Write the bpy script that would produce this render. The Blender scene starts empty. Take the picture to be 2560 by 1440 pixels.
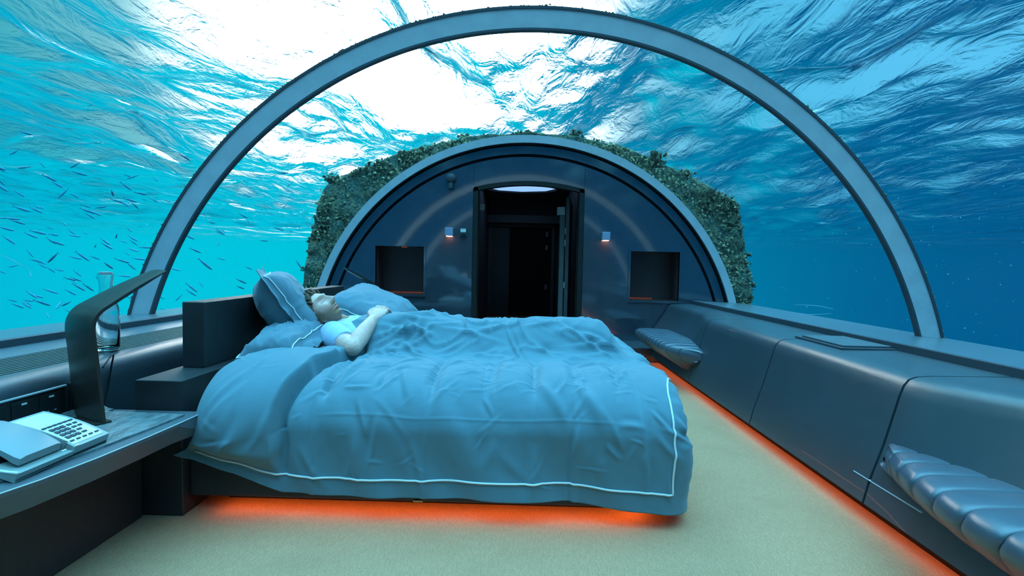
import bpy, bmesh, math, random
import numpy as np
from mathutils import Vector, Matrix, Euler
from math import sin, cos, pi, radians

# ------------------------------------------------------------------ camera, world, light, exposure
scene = bpy.context.scene
COL = scene.collection
F_PX = 1250.0
cam_data = bpy.data.cameras.new('camera')
cam_data.sensor_width = 36.0
cam_data.lens = 36.0 * F_PX / 2560.0
cam_data.clip_start = 0.02
cam_data.clip_end = 2000
cam = bpy.data.objects.new('camera', cam_data)
COL.objects.link(cam)
_yaw, _pitch, _roll = math.atan(20 / F_PX), math.atan(58 / F_PX), 0.021
cam.matrix_world = (Matrix.Translation((0, 0, 1.04)) @ Matrix.Rotation(_yaw, 4, 'Z')
                    @ Matrix.Rotation(pi / 2 - _pitch, 4, 'X') @ Matrix.Rotation(_roll, 4, 'Z'))
scene.camera = cam
vs = scene.view_settings
vs.view_transform = 'Standard'
vs.look = 'None'
vs.exposure = 0.0
vs.gamma = 1.0
vs.use_curve_mapping = False
scene.cycles.use_denoising = True
scene.cycles.use_adaptive_sampling = True
scene.cycles.adaptive_threshold = 0.06
scene.cycles.adaptive_min_samples = 16
scene.cycles.use_light_tree = False
scene.cycles.max_bounces = 8
scene.cycles.diffuse_bounces = 2
scene.cycles.glossy_bounces = 2
scene.cycles.transmission_bounces = 8
scene.cycles.transparent_max_bounces = 24
scene.cycles.caustics_reflective = False
scene.cycles.sample_clamp_indirect = 6.0


class NT:
    """small helper round a node tree"""
    def __init__(self, tree):
        self.t = tree
        self.n = tree.nodes
        self.l = tree.links

    def add(self, kind, **kw):
        nd = self.n.new(kind)
        for k, v in kw.items():
            setattr(nd, k, v)
        return nd

    def link(self, a, b):
        self.l.new(a, b)

    def val(self, sock, v):
        if hasattr(v, 'is_output') or isinstance(v, bpy.types.NodeSocket):
            self.l.new(v, sock)
        else:
            sock.default_value = v

    def math(self, op, a, b=0.0, c=0.0, clamp=False):
        nd = self.add('ShaderNodeMath', operation=op, use_clamp=clamp)
        for i, v in enumerate((a, b, c)):
            self.val(nd.inputs[i], v)
        return nd.outputs[0]

    def vmath(self, op, a, b=(0, 0, 0)):
        nd = self.add('ShaderNodeVectorMath', operation=op)
        self.val(nd.inputs[0], a)
        self.val(nd.inputs[1], b)
        return nd.outputs['Value'] if op in ('DOT_PRODUCT', 'LENGTH', 'DISTANCE') else nd.outputs[0]

    def mapr(self, v, a, b, lo=0.0, hi=1.0, kind='SMOOTHSTEP'):
        nd = self.add('ShaderNodeMapRange', interpolation_type=kind)
        nd.clamp = True
        self.val(nd.inputs[0], v)
        for i, q in enumerate((a, b, lo, hi)):
            self.val(nd.inputs[i + 1], q)
        return nd.outputs[0]

    def mix(self, f, a, b, blend='MIX'):
        nd = self.add('ShaderNodeMix', data_type='RGBA', blend_type=blend)
        self.val(nd.inputs[0], f)
        self.val(nd.inputs[6], a)
        self.val(nd.inputs[7], b)
        return nd.outputs[2]

    def noise(self, vec, scale, detail=4.0, rough=0.55, dist=0.0):
        nd = self.add('ShaderNodeTexNoise')
        if vec is not None:
            self.l.new(vec, nd.inputs['Vector'])
        nd.inputs['Scale'].default_value = scale
        nd.inputs['Detail'].default_value = detail
        nd.inputs['Roughness'].default_value = rough
        nd.inputs['Distortion'].default_value = dist
        return nd


def rgb(r, g, b):
    """sRGB 0-255 to linear RGBA"""
    def c(u):
        u /= 255.0
        return u / 12.92 if u <= 0.04045 else ((u + 0.055) / 1.055) ** 2.4
    return (c(r), c(g), c(b), 1.0)


# ---- world: the lit sea around the tunnel (horizontal water colours) and the daylight above the surface
SUN_DIR = Vector((-0.225, 1.0, 0.385)).normalized()
world = bpy.data.worlds.new('sea_light')
scene.world = world
world.use_nodes = True
w = NT(world.node_tree)
w.n.clear()
_tc = w.add('ShaderNodeTexCoord')
_dir = w.vmath('NORMALIZE', _tc.outputs['Generated'])
_sep = w.add('ShaderNodeSeparateXYZ')
w.link(_dir, _sep.inputs[0])
_e = _sep.outputs[2]
_az = w.vmath('DOT_PRODUCT', _dir, (-0.80, 0.60, 0.0))
_side = w.mapr(_az, -0.15, 0.95)
_water = w.mix(_side, rgb(0, 92, 145), rgb(0, 178, 212))
_near_sun = w.mapr(w.vmath('DOT_PRODUCT', _dir, Vector((-0.36, 0.93, 0.0)).normalized()), 0.80, 1.0)
_water = w.mix(w.math('MULTIPLY', _near_sun, 0.75), _water, rgb(0, 208, 228))
_down = w.mapr(_e, -0.2, -1.0)
_water = w.mix(_down, _water, w.mix(_side, rgb(0, 62, 98), rgb(0, 120, 150)))
# daylight entering through the surface
_sky = w.mix(_side, (0.11, 0.58, 0.95, 1), (0.04, 0.42, 0.53, 1))
_zen = w.mapr(_e, 0.55, 0.98)
_sky = w.mix(_zen, _sky, (1.22, 4.6, 6.6, 1))
_up = w.mapr(_e, 0.03, 0.22)
_c = w.mix(_up, _water, _sky)
_ds = w.vmath('DOT_PRODUCT', _dir, SUN_DIR)
_glow = w.math('ADD', w.math('MULTIPLY', w.mapr(_ds, 0.82, 1.0), 0.35), w.math('MULTIPLY', w.math('POWER', w.mapr(_ds, 0.89, 0.985), 2.2), 8.0))
_gl = w.add('ShaderNodeVectorMath', operation='SCALE')
_gl.inputs[0].default_value = (1.0, 1.0, 0.93)
w.link(w.math('MULTIPLY', _glow, w.mapr(_e, 0.05, 0.22)), _gl.inputs['Scale'])
_c = w.mix(1.0, _c, _gl.outputs[0], 'ADD')
_bg = w.add('ShaderNodeBackground')
w.link(_c, _bg.inputs[0])
_bg.inputs[1].default_value = 1.0
_wo = w.add('ShaderNodeOutputWorld')
w.link(_bg.outputs[0], _wo.inputs[0])


# ------------------------------------------------------------------ helpers
MATS = {}


def material(name, color, rough=0.6, metal=0.0, spec=0.5, bump=0.0, bscale=60.0, var=0.0, vscale=8.0, coat=0.0,
             emit=None, estr=0.0, sheen=0.0, bdist=0.01, stretch=(1, 1, 1)):
    m = bpy.data.materials.new(name)
    m.use_nodes = True
    t = NT(m.node_tree)
    p = t.n['Principled BSDF']
    p.inputs['Base Color'].default_value = color
    p.inputs['Roughness'].default_value = rough
    p.inputs['Metallic'].default_value = metal
    p.inputs['Specular IOR Level'].default_value = spec
    p.inputs['Coat Weight'].default_value = coat
    p.inputs['Sheen Weight'].default_value = sheen
    if emit is not None:
        p.inputs['Emission Color'].default_value = emit
        p.inputs['Emission Strength'].default_value = estr
    tc = t.add('ShaderNodeTexCoord')
    mp = t.add('ShaderNodeMapping')
    mp.inputs['Scale'].default_value = stretch
    t.link(tc.outputs['Object'], mp.inputs[0])
    if var > 0:
        nz = t.noise(mp.outputs[0], vscale, 5.0)
        dark = tuple(c * (1 - var) for c in color[:3]) + (1,)
        lite = tuple(min(1, c * (1 + var)) for c in color[:3]) + (1,)
        t.link(t.mix(t.mapr(nz.outputs[0], 0.3, 0.7), dark, lite), p.inputs['Base Color'])
    if bump > 0:
        nz = t.noise(mp.outputs[0], bscale, 4.0, 0.6)
        bn = t.add('ShaderNodeBump')
        bn.inputs['Strength'].default_value = bump
        bn.inputs['Distance'].default_value = bdist
        t.link(nz.outputs[0], bn.inputs['Height'])
        t.link(bn.outputs[0], p.inputs['Normal'])
    MATS[name] = m
    return m


def tag(o, label=None, cat=None, group=None, kind=None):
    if label:
        o['label'] = label
    if cat:
        o['category'] = cat
    if group:
        o['group'] = group
    if kind:
        o['kind'] = kind
    return o


def empty(name, loc=(0, 0, 0), label=None, cat=None, group=None, kind=None):
    o = bpy.data.objects.new(name, None)
    o.location = loc
    o.empty_display_size = 0.1
    COL.objects.link(o)
    return tag(o, label, cat, group, kind)


def put(name, me, mat=None, parent=None, smooth=False):
    """link mesh data as one object; the mesh is in world coordinates, parents are location-only Empties or meshes"""
    if mat is not None:
        me.materials.clear()
        me.materials.append(mat)
    if smooth:
        me.polygons.foreach_set('use_smooth', [True] * len(me.polygons))
    o = bpy.data.objects.new(name, me)
    COL.objects.link(o)
    if parent is not None:
        o.parent = parent
        o.matrix_parent_inverse = Matrix.Translation(-world_loc(parent))
    return o


def world_loc(o):
    v = Vector((0, 0, 0))
    while o is not None:
        v = v + Vector(o.location)
        if o.parent is not None:
            v = v + o.matrix_parent_inverse.translation
        o = o.parent
    return v


class MB:
    """collects geometry into one bmesh"""
    def __init__(self):
        self.bm = bmesh.new()

    def box(self, c, s, rot=None, bevel=0.0, seg=2):
        r = bmesh.ops.create_cube(self.bm, size=1.0)
        vs_ = r['verts']
        M = Matrix.Translation(c) @ (rot.to_4x4() if rot is not None else Matrix()) @ Matrix.Diagonal((s[0], s[1], s[2], 1))
        bmesh.ops.transform(self.bm, matrix=M, verts=vs_)
        if bevel > 0:
            es = list({e for v in vs_ for e in v.link_edges})
            bmesh.ops.bevel(self.bm, geom=es, offset=bevel, segments=seg, profile=0.5, affect='EDGES')
        return self

    def span(self, lo, hi, bevel=0.0, seg=2):
        c = [(a + b) / 2 for a, b in zip(lo, hi)]
        s = [abs(b - a) for a, b in zip(lo, hi)]
        return self.box(c, s, None, bevel, seg)

    def cyl(self, a, b, r0, r1=None, n=20, caps=True):
        a, b = Vector(a), Vector(b)
        d = b - a
        r1 = r0 if r1 is None else r1
        q = d.to_track_quat('Z', 'Y').to_matrix().to_4x4()
        bmesh.ops.create_cone(self.bm, cap_ends=caps, segments=n, radius1=r0, radius2=r1, depth=d.length,
                              matrix=Matrix.Translation((a + b) / 2) @ q)
        return self

    def ball(self, c, r, sub=2, scale=(1, 1, 1), rot=None):
        M = Matrix.Translation(c) @ (rot.to_4x4() if rot is not None else Matrix()) @ Matrix.Diagonal((r * scale[0], r * scale[1], r * scale[2], 1))
        bmesh.ops.create_icosphere(self.bm, subdivisions=sub, radius=1.0, matrix=M)
        return self

    def tube(self, pts, r, n=8, closed=False, caps=True):
        P = [Vector(p) for p in pts]
        rr = r if hasattr(r, '__len__') else [r] * len(P)
        rings = []
        up = None
        for i, p in enumerate(P):
            a = P[i - 1] if (i > 0 or closed) else p
            b = P[(i + 1) % len(P)] if (i < len(P) - 1 or closed) else p
            d = (b - a).normalized()
            if up is None:
                up = Vector((0, 0, 1)) if abs(d.z) < 0.9 else Vector((1, 0, 0))
            sd = d.cross(up).normalized()
            up = sd.cross(d).normalized()
            rings.append([self.bm.verts.new(p + (sd * cos(2 * pi * k / n) + up * sin(2 * pi * k / n)) * rr[i]) for k in range(n)])
        m = len(rings)
        for i in range(m if closed else m - 1):
            A, B = rings[i], rings[(i + 1) % m]
            for k in range(n):
                self.bm.faces.new((A[k], A[(k + 1) % n], B[(k + 1) % n], B[k]))
        if caps and not closed:
            self.bm.faces.new(rings[0][::-1])
            self.bm.faces.new(rings[-1])
        return self

    def lathe(self, prof, c=(0, 0, 0), n=32, rot=None):
        """prof: list of (radius, z)"""
        M = Matrix.Translation(c) @ (rot.to_4x4() if rot is not None else Matrix())
        rings = []
        for r, z in prof:
            if r < 1e-6:
                rings.append([self.bm.verts.new(M @ Vector((0, 0, z)))])
            else:
                rings.append([self.bm.verts.new(M @ Vector((r * cos(2 * pi * k / n), r * sin(2 * pi * k / n), z))) for k in range(n)])
        for A, B in zip(rings, rings[1:]):
            for k in range(n):
                q = []
                for v in (A[k % len(A)], A[(k + 1) % len(A)], B[(k + 1) % len(B)], B[k % len(B)]):
                    if v not in q:
                        q.append(v)
                if len(q) > 2:
                    self.bm.faces.new(q)
        return self

    def prism(self, poly, axis, lo, hi, bevel=0.0, seg=2):
        """poly: 2D points in the plane normal to axis ('x': (y,z), 'y': (x,z), 'z': (x,y)), extruded from lo to hi"""
        def p3(q, h):
            return {'x': (h, q[0], q[1]), 'y': (q[0], h, q[1]), 'z': (q[0], q[1], h)}[axis]
        A = [self.bm.verts.new(p3(q, lo)) for q in poly]
        B = [self.bm.verts.new(p3(q, hi)) for q in poly]
        n = len(poly)
        fs = [self.bm.faces.new(A), self.bm.faces.new(B[::-1])]
        for k in range(n):
            fs.append(self.bm.faces.new((A[k], B[k], B[(k + 1) % n], A[(k + 1) % n])))
        if bevel > 0:
            es = list({e for f in fs for e in f.edges})
            bmesh.ops.bevel(self.bm, geom=es, offset=bevel, segments=seg, profile=0.5, affect='EDGES')
        return self

    def loft(self, rings, closed_ring=True, caps=True):
        R = [[self.bm.verts.new(p) for p in r] for r in rings]
        for A, B in zip(R, R[1:]):
            n = len(A)
            for k in range(n if closed_ring else n - 1):
                self.bm.faces.new((A[k], A[(k + 1) % n], B[(k + 1) % n], B[k]))
        if caps and closed_ring:
            self.bm.faces.new(R[0][::-1])
            self.bm.faces.new(R[-1])
        return self

    def build(self, name, mat=None, parent=None, smooth=False, sharp=None):
        bmesh.ops.recalc_face_normals(self.bm, faces=self.bm.faces[:])
        me = bpy.data.meshes.new(name)
        self.bm.to_mesh(me)
        self.bm.free()
        o = put(name, me, mat, parent, smooth)
        if smooth and sharp is not None:
            me.set_sharp_from_angle(angle=radians(sharp))
        return o


def grid_mesh(name, P, closed_u=False):
    """P: array (nu, nv, 3) -> quad mesh"""
    nu, nv = P.shape[:2]
    idx = np.arange(nu * nv).reshape(nu, nv)
    a = idx if closed_u else idx[:-1]
    b = np.roll(idx, -1, 0) if closed_u else idx[1:]
    f = np.stack([a[:, :-1], b[:, :-1], b[:, 1:], a[:, 1:]], -1).reshape(-1, 4)
    me = bpy.data.meshes.new(name)
    me.vertices.add(nu * nv)
    me.vertices.foreach_set('co', P.reshape(-1).astype(np.float32))
    me.loops.add(f.size)
    me.loops.foreach_set('vertex_index', f.reshape(-1).astype(np.int32))
    me.polygons.add(len(f))
    me.polygons.foreach_set('loop_start', (np.arange(len(f)) * 4).astype(np.int32))
    me.polygons.foreach_set('use_smooth', np.ones(len(f), dtype=bool))
    me.update(calc_edges=True)
    me.validate()
    return me


def _hash(ix, iy, iz, seed):
    h = (ix * 374761393 + iy * 668265263 + iz * 2147483647 + seed * 1274126177) & 0xffffffff
    h = ((h ^ (h >> 13)) * 1274126177) & 0xffffffff
    h = (h ^ (h >> 16)) & 0xffffffff
    return h.astype(np.float64) / 4294967295.0


def vnoise(x, y, z=0.0, seed=1):
    """smooth value noise in -1..1"""
    x, y, z = np.broadcast_arrays(np.asarray(x, float), np.asarray(y, float), np.asarray(z, float))
    fx, fy, fz = np.floor(x), np.floor(y), np.floor(z)
    ix, iy, iz = fx.astype(np.int64), fy.astype(np.int64), fz.astype(np.int64)
    tx, ty, tz = x - fx, y - fy, z - fz
    tx, ty, tz = [t * t * t * (t * (t * 6 - 15) + 10) for t in (tx, ty, tz)]
    out = 0
    for dx in (0, 1):
        for dy in (0, 1):
            for dz in (0, 1):
                wgt = (tx if dx else 1 - tx) * (ty if dy else 1 - ty) * (tz if dz else 1 - tz)
                out = out + wgt * _hash(ix + dx, iy + dy, iz + dz, seed)
    return out * 2 - 1


def fbm(x, y, z=0.0, seed=1, octv=4, gain=0.5):
    s, a, f = 0, 1.0, 1.0
    for i in range(octv):
        s = s + a * vnoise(np.asarray(x) * f, np.asarray(y) * f, np.asarray(z) * f, seed + i * 17)
        a *= gain
        f *= 2.03
    return s


def sst(a, b, x):
    t = np.clip((np.asarray(x, float) - a) / (b - a), 0, 1)
    return t * t * (3 - 2 * t)


rnd = random.Random(7)

# ------------------------------------------------------------------ materials
M_panel = material('dark_lacquer', rgb(60, 70, 84), 0.08, 0, 0.5, bump=0.012, bscale=3, var=0.05, coat=0.6)
M_leather = material('dark_leather', rgb(50, 64, 74), 0.40, 0, 1.0, coat=0.15, bump=0.08, bscale=420, var=0.06, vscale=5, bdist=0.002)
M_seat = material('seat_leather', rgb(74, 84, 98), 0.3, 0, 0.8, bump=0.14, bscale=380, var=0.05, bdist=0.002)
M_dark = material('dark_wood', rgb(44, 46, 50), 0.5, bump=0.05, bscale=90, var=0.1, stretch=(1, 6, 1))
M_black = material('black_gap', rgb(14, 15, 17), 0.7)
M_top = material('table_veneer', rgb(88, 96, 104), 0.42, var=0.06, bump=0.04, bscale=60)
M_metal = material('painted_steel', rgb(188, 196, 204), 0.42, 0.0, 0.5, var=0.06, bump=0.03, bscale=30)
M_lip = material('grey_seal', rgb(64, 72, 82), 0.6)
M_vent = material('vent_slat', rgb(92, 100, 98), 0.5)
M_led = material('orange_strip', rgb(255, 120, 40), 0.5, emit=(1.0, 0.25, 0.04, 1), estr=7.5)

M_led_bed = material('orange_bed_strip', rgb(255, 120, 40), 0.5, emit=(1.0, 0.25, 0.04, 1), estr=13.0)

# carpet
M_carpet = material('carpet', rgb(216, 190, 142), 0.95, 0, 0.1, sheen=0.15)
M_panel.node_tree.nodes['Principled BSDF'].inputs['IOR'].default_value = 2.1
t = NT(M_carpet.node_tree)
p = t.n['Principled BSDF']
tc = t.add('ShaderNodeTexCoord')
n1 = t.noise(tc.outputs['Object'], 260, 3, 0.7)
n2 = t.noise(tc.outputs['Object'], 2.2, 4, 0.6)
mp = t.add('ShaderNodeMapping')
mp.inputs['Scale'].default_value = (1, 0.25, 1)
t.link(tc.outputs['Object'], mp.inputs[0])
n3 = t.noise(mp.outputs[0], 120, 2, 0.5)
cc = t.mix(t.mapr(n1.outputs[0], 0.3, 0.7), rgb(176, 120, 88), rgb(226, 170, 132))
cc = t.mix(t.mapr(n2.outputs[0], 0.45, 0.75, 0, 0.22), cc, rgb(150, 102, 70))
cc = t.mix(t.mapr(n3.outputs[0], 0.35, 0.65, 0, 0.25), cc, rgb(164, 114, 84))
t.link(cc, p.inputs['Base Color'])
b = t.add('ShaderNodeBump')
b.inputs['Strength'].default_value = 0.7
b.inputs['Distance'].default_value = 0.004
t.link(n1.outputs[0], b.inputs['Height'])
t.link(b.outputs[0], p.inputs['Normal'])

# acrylic: thin reflecting sheet that lets the light through
M_glass = bpy.data.materials.new('acrylic')
M_glass.use_nodes = True
t = NT(M_glass.node_tree)
t.n.clear()
tr = t.add('ShaderNodeBsdfTransparent')
tr.inputs[0].default_value = (0.975, 0.99, 0.995, 1)
gl = t.add('ShaderNodeBsdfGlossy')
gl.inputs['Roughness'].default_value = 0.03
lw = t.add('ShaderNodeLayerWeight')
lw.inputs[0].default_value = 0.2
fac = t.mapr(lw.outputs['Facing'], 0.0, 1.0, 0.004, 0.05, 'LINEAR')
mx = t.add('ShaderNodeMixShader')
t.link(fac, mx.inputs[0])
t.link(tr.outputs[0], mx.inputs[1])
t.link(gl.outputs[0], mx.inputs[2])
out = t.add('ShaderNodeOutputMaterial')
t.link(mx.outputs[0], out.inputs[0])

# sea surface seen from below: what the waves let through, and total reflection of the deep elsewhere
M_sea = bpy.data.materials.new('sea_surface')
M_sea.use_nodes = True
t = NT(M_sea.node_tree)
t.n.clear()
geo = t.add('ShaderNodeNewGeometry')
mp = t.add('ShaderNodeMapping')
mp.inputs['Scale'].default_value = (1.0, 0.36, 1.0)
t.link(geo.outputs['Position'], mp.inputs[0])
nb = t.noise(mp.outputs[0], 2.2, 4.5, 0.58, 0.7)
bn = t.add('ShaderNodeBump')
bn.inputs['Strength'].default_value = 1.0
bn.inputs['Distance'].default_value = 0.125
t.link(nb.outputs[0], bn.inputs['Height'])
_cosv = t.math('ABSOLUTE', t.vmath('DOT_PRODUCT', bn.outputs[0], geo.outputs['Incoming']))
_frf = t.mapr(_cosv, 0.26, 0.58, 1.0, 0.0)
_far = t.mapr(t.vmath('LENGTH', geo.outputs['Position']), 60.0, 165.0, 1.0, 0.0)   # the far surface is lost in the water
_frf = t.math('MULTIPLY', _frf, _far)
tr = t.add('ShaderNodeBsdfTransparent')
tr.inputs[0].default_value = (1, 1, 1, 1)
gl = t.add('ShaderNodeBsdfGlossy')
gl.inputs['Color'].default_value = (0.9, 0.97, 1, 1)
gl.inputs['Roughness'].default_value = 0.12
mx = t.add('ShaderNodeMixShader')
t.link(_frf, mx.inputs[0])
t.link(tr.outputs[0], mx.inputs[1])
t.link(gl.outputs[0], mx.inputs[2])
out = t.add('ShaderNodeOutputMaterial')
t.link(mx.outputs[0], out.inputs[0])

# ------------------------------------------------------------------ setting: sea
nx = 640
gx = np.sinh(np.linspace(-3.9, 3.9, nx)) / math.sinh(3.9) * 170
gX, gY = np.meshgrid(gx, gx + 11, indexing='ij')
wX, wY = gX + 0.6 * vnoise(gX * 0.4, gY * 0.2, 0, 31), gY + 0.6 * vnoise(gX * 0.3, gY * 0.3, 0, 37)
damp = np.exp(-((gX) ** 2 + (gY - 8) ** 2) / 80.0 ** 2)
gZ = (0.50 * vnoise(wX * 0.30, wY * 0.20, 0, 3) + 0.26 * vnoise(wX * 0.95, wY * 0.42, 0, 5)
      + 0.06 * vnoise(wX * 2.4, wY * 1.1, 0, 8) ) * damp + 5.2
sea = put('water_surface', grid_mesh('water_surface', np.stack([gX, gY, gZ], -1)), M_sea)
tag(sea, 'rippled underside of the sea surface high above the tunnel', 'water', kind='structure')

# ------------------------------------------------------------------ setting: room shell
CX, CZ = 0.068, -0.04           # axis of the acrylic tunnel
Y_BACK, Y_RING0, Y_RING1, Y_WALL = -1.0, 0.2, 3.15, 6.0


def arc_pts(r, n=96, zmin=0.5, cx=CX, cz=CZ):
    a0 = math.asin((zmin - cz) / r)
    return [(cx + r * cos(a), cz + r * sin(a)) for a in np.linspace(pi - a0, a0, n)]


def arch(mb, r0, r1, y0, y1, n=96, zmin=0.5):
    A, B = arc_pts(r0, n, zmin), arc_pts(r1, n, zmin)
    rings = [[(a[0], y0, a[1]), (b_[0], y0, b_[1]), (b_[0], y1, b_[1]), (a[0], y1, a[1])] for a, b_ in zip(A, B)]
    mb.loft(rings)
    return mb


floor_o = MB().span((-1.95, Y_BACK, -0.12), (1.95, 10.6, 0.0)).build('floor', M_carpet)
tag(floor_o, 'beige carpet floor between the bed and the bench', 'floor', kind='structure')

for k, (y0, y1, what) in enumerate(((Y_RING1 + 0.02, Y_WALL - 0.02, 'curved clear acrylic pane between the arch rib and the end wall'),
                                    (Y_RING0 + 0.02, Y_RING1 + 0.02, 'curved clear acrylic pane over the near half of the bed'),
                                    (Y_BACK, Y_RING0 + 0.02, 'curved clear acrylic pane behind the bedside table'))):
    o = arch(MB(), 2.60, 2.66, y0, y1, 96, 0.60).build('window_%d' % (k + 1), M_glass, smooth=True, sharp=40)
    tag(o, what, 'window', kind='structure')

# arch ribs
def rib(n, y, label):
    e = empty('trim_%d' % n, (CX, y, 0.6), label, 'arch rib', kind='structure')
    arch(MB(), 2.540, 2.655, y, y + 0.032, 128, 0.58).build('rib_web', M_metal, e, True, 40)
    arch(MB(), 2.526, 2.540, y - 0.003, y + 0.034, 128, 0.58).build('rib_lip', M_lip, e, True, 40)
    arch(MB(), 2.655, 2.672, y - 0.006, y + 0.02, 128, 0.58).build('rib_seal', M_lip, e, True, 40)
    return e


M_growth = material('algae_growth', rgb(120, 132, 104), 0.9, bump=0.6, bscale=120, var=0.5, vscale=60, bdist=0.01)
rib1 = rib(1, Y_RING1, 'tall pale blue steel arch rib spanning the glass tunnel above the bed')
rib0 = rib(2, Y_RING0, 'steel arch rib overhead behind the photographer')
# thin crust of growth along the outside of the rib
g = MB()
for i in range(800):
    a = rnd.uniform(radians(14), radians(166))
    r = 2.671 + abs(rnd.gauss(0, 0.004))
    g.ball((CX + r * cos(a), Y_RING1 + rnd.uniform(-0.002, 0.02), CZ + r * sin(a)), rnd.uniform(0.0025, 0.007), 1,
           (rnd.uniform(.7, 1.6), 1, rnd.uniform(.7, 1.6)))
go = g.build('rib_growth', M_growth, rib1)
go['kind'] = 'stuff'

# ------------------------------------------------------------------ end wall with niches and doorway
def plate(mb, outer, holes, y0, y1):
    """flat plate in the xz plane with holes, thickness y0..y1 (y0 faces the room)"""
    bm = mb.bm
    loops = []
    edges = []
    for loop in [outer] + holes:
        vs_ = [bm.verts.new((x, y0, z)) for x, z in loop]
        es = [bm.edges.new((vs_[i], vs_[(i + 1) % len(vs_)])) for i in range(len(vs_))]
        loops.append(vs_)
        edges += es
    r = bmesh.ops.triangle_fill(bm, use_beauty=True, use_dissolve=False, edges=edges)
    fs = [f for f in r['geom'] if isinstance(f, bmesh.types.BMFace)]
    ex = bmesh.ops.extrude_face_region(bm, geom=fs)
    nv = [v for v in ex['geom'] if isinstance(v, bmesh.types.BMVert)]
    bmesh.ops.translate(bm, verts=nv, vec=(0, y1 - y0, 0))
    return mb


def rect(x0, x1, z0, z1):
    return [(x0, z0), (x1, z0), (x1, z1), (x0, z1)]


RCX, RCZ = 0.055, -0.03
DX0, DX1 = -0.58, 0.742
R_IN = 2.352


def circ(r, a0, a1, n):
    return [(RCX + r * cos(a), RCZ + r * sin(a)) for a in np.linspace(a0, a1, n)]


def ang_at_x(r, x):
    return math.acos((x - RCX) / r)


def ang_at_z(r, z):
    return math.asin((z - RCZ) / r)


NL, NR = (-1.745, -1.16, 0.655, 1.235), (1.312, 1.893, 0.645, 1.232)
head = [(DX0 + (DX1 - DX0) * s, 1.955 + 0.085 * (1 - (2 * s - 1) ** 2)) for s in np.linspace(0, 1, 17)]
wall = empty('wall_rear', (RCX, 6.0, 0), 'glossy dark blue arched end wall with a doorway and two square niches', 'wall', kind='structure')
zf = 0.0
lo_a = ang_at_z(R_IN, zf)
left_outer = [(DX0 - 0.003, zf)] + [(DX0 - 0.003, RCZ + math.sqrt(R_IN ** 2 - (DX0 - RCX) ** 2))] + circ(R_IN, ang_at_x(R_IN, DX0 - 0.02), pi - lo_a, 40)
plate(MB(), left_outer, [rect(*NL)], 6.0, 6.035).build('panel', M_panel, wall)
right_outer = circ(R_IN, lo_a, ang_at_x(R_IN, DX1 + 0.02), 40) + [(DX1 + 0.003, RCZ + math.sqrt(R_IN ** 2 - (DX1 - RCX) ** 2)), (DX1 + 0.003, zf)]
plate(MB(), right_outer, [rect(*NR)], 6.0, 6.035).build('panel', M_panel, wall)
top_outer = head + circ(R_IN, ang_at_x(R_IN, DX1), ang_at_x(R_IN, DX0), 24)
plate(MB(), top_outer, [], 6.0, 6.035).build('panel', M_panel, wall)


def ring(mb, r0, r1, y0, y1, n=110, z0=0.0):
    A = circ(r0, ang_at_z(r0, z0), pi - ang_at_z(r0, z0), n)
    B = circ(r1, ang_at_z(r1, z0), pi - ang_at_z(r1, z0), n)
    mb.loft([[(a[0], y0, a[1]), (c[0], y0, c[1]), (c[0], y1, c[1]), (a[0], y1, a[1])] for a, c in zip(A, B)])
    return mb


ring(MB(), 2.385, 2.478, 5.992, 6.035).build('rim_panel', M_panel, wall, True, 30)
ring(MB(), 2.30, 2.60, 6.045, 6.10).build('groove', M_black, wall, True, 30)
frame = empty('trim_3', (RCX, 5.95, 0.6), 'pale blue metal arch band framing the dark end wall', 'arch frame', kind='structure')
ring(MB(), 2.505, 2.592, 5.93, 6.06).build('frame_band', M_metal, frame, True, 30)
ring(MB(), 2.490, 2.505, 5.955, 6.05).build('frame_seal', M_black, frame, True, 30)

M_niche = material('niche_lining', rgb(92, 68, 68), 0.35, var=0.06)
M_nled = material('niche_light', rgb(60, 20, 14), emit=(1.0, 0.22, 0.12, 1), estr=0.15)
for k, (x0, x1, z0, z1) in enumerate((NL, NR)):
    nb_ = MB()
    d = 6.33
    for lo, hi in (((x0, 6.0, z0 - .02), (x1, d, z0)), ((x0, 6.0, z1), (x1, d, z1 + .02)), ((x0 - .02, 6.0, z0 - .02), (x0, d, z1 + .02)),
                   ((x1, 6.0, z0 - .02), (x1 + .02, d, z1 + .02)), ((x0 - .02, d, z0 - .02), (x1 + .02, d + .02, z1 + .02))):
        nb_.span(lo, hi)
    niche = nb_.build('niche', M_niche, wall)
    fb = MB()
    w_ = 0.022
    for lo, hi in (((x0 - w_, 5.985, z0 - w_), (x1 + w_, 6.01, z0)), ((x0 - w_, 5.985, z1), (x1 + w_, 6.01, z1 + w_)),
                   ((x0 - w_, 5.985, z0), (x0, 6.01, z1)), ((x1, 5.985, z0), (x1 + w_, 6.01, z1))):
        fb.span(lo, hi)
    fb.build('niche_frame', M_panel, niche)
    if k == 0:
        MB().span((x0 + 0.3, 6.06, z1 - 0.012), (x0 + 0.36, 6.09, z1 - 0.002)).build('niche_lamp', M_nled, niche)
        MB().span((x0 + 0.05, 6.31, z0 + 0.004), (x1 - 0.05, 6.325, z0 + 0.014)).build('niche_lamp', M_nled, niche)
    else:
        MB().span((x0 + 0.03, 6.31, z0 + 0.004), (x0 + 0.35, 6.325, z0 + 0.014)).build('niche_lamp', M_nled, niche)

# low platform at the foot of the end wall
o = MB().span((-1.6, 5.47, 0.0), (1.78, 5.99, 0.16), 0.01).build('baseboard_rear', M_leather)
tag(o, 'low dark platform along the foot of the end wall', 'platform', kind='structure')

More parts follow.
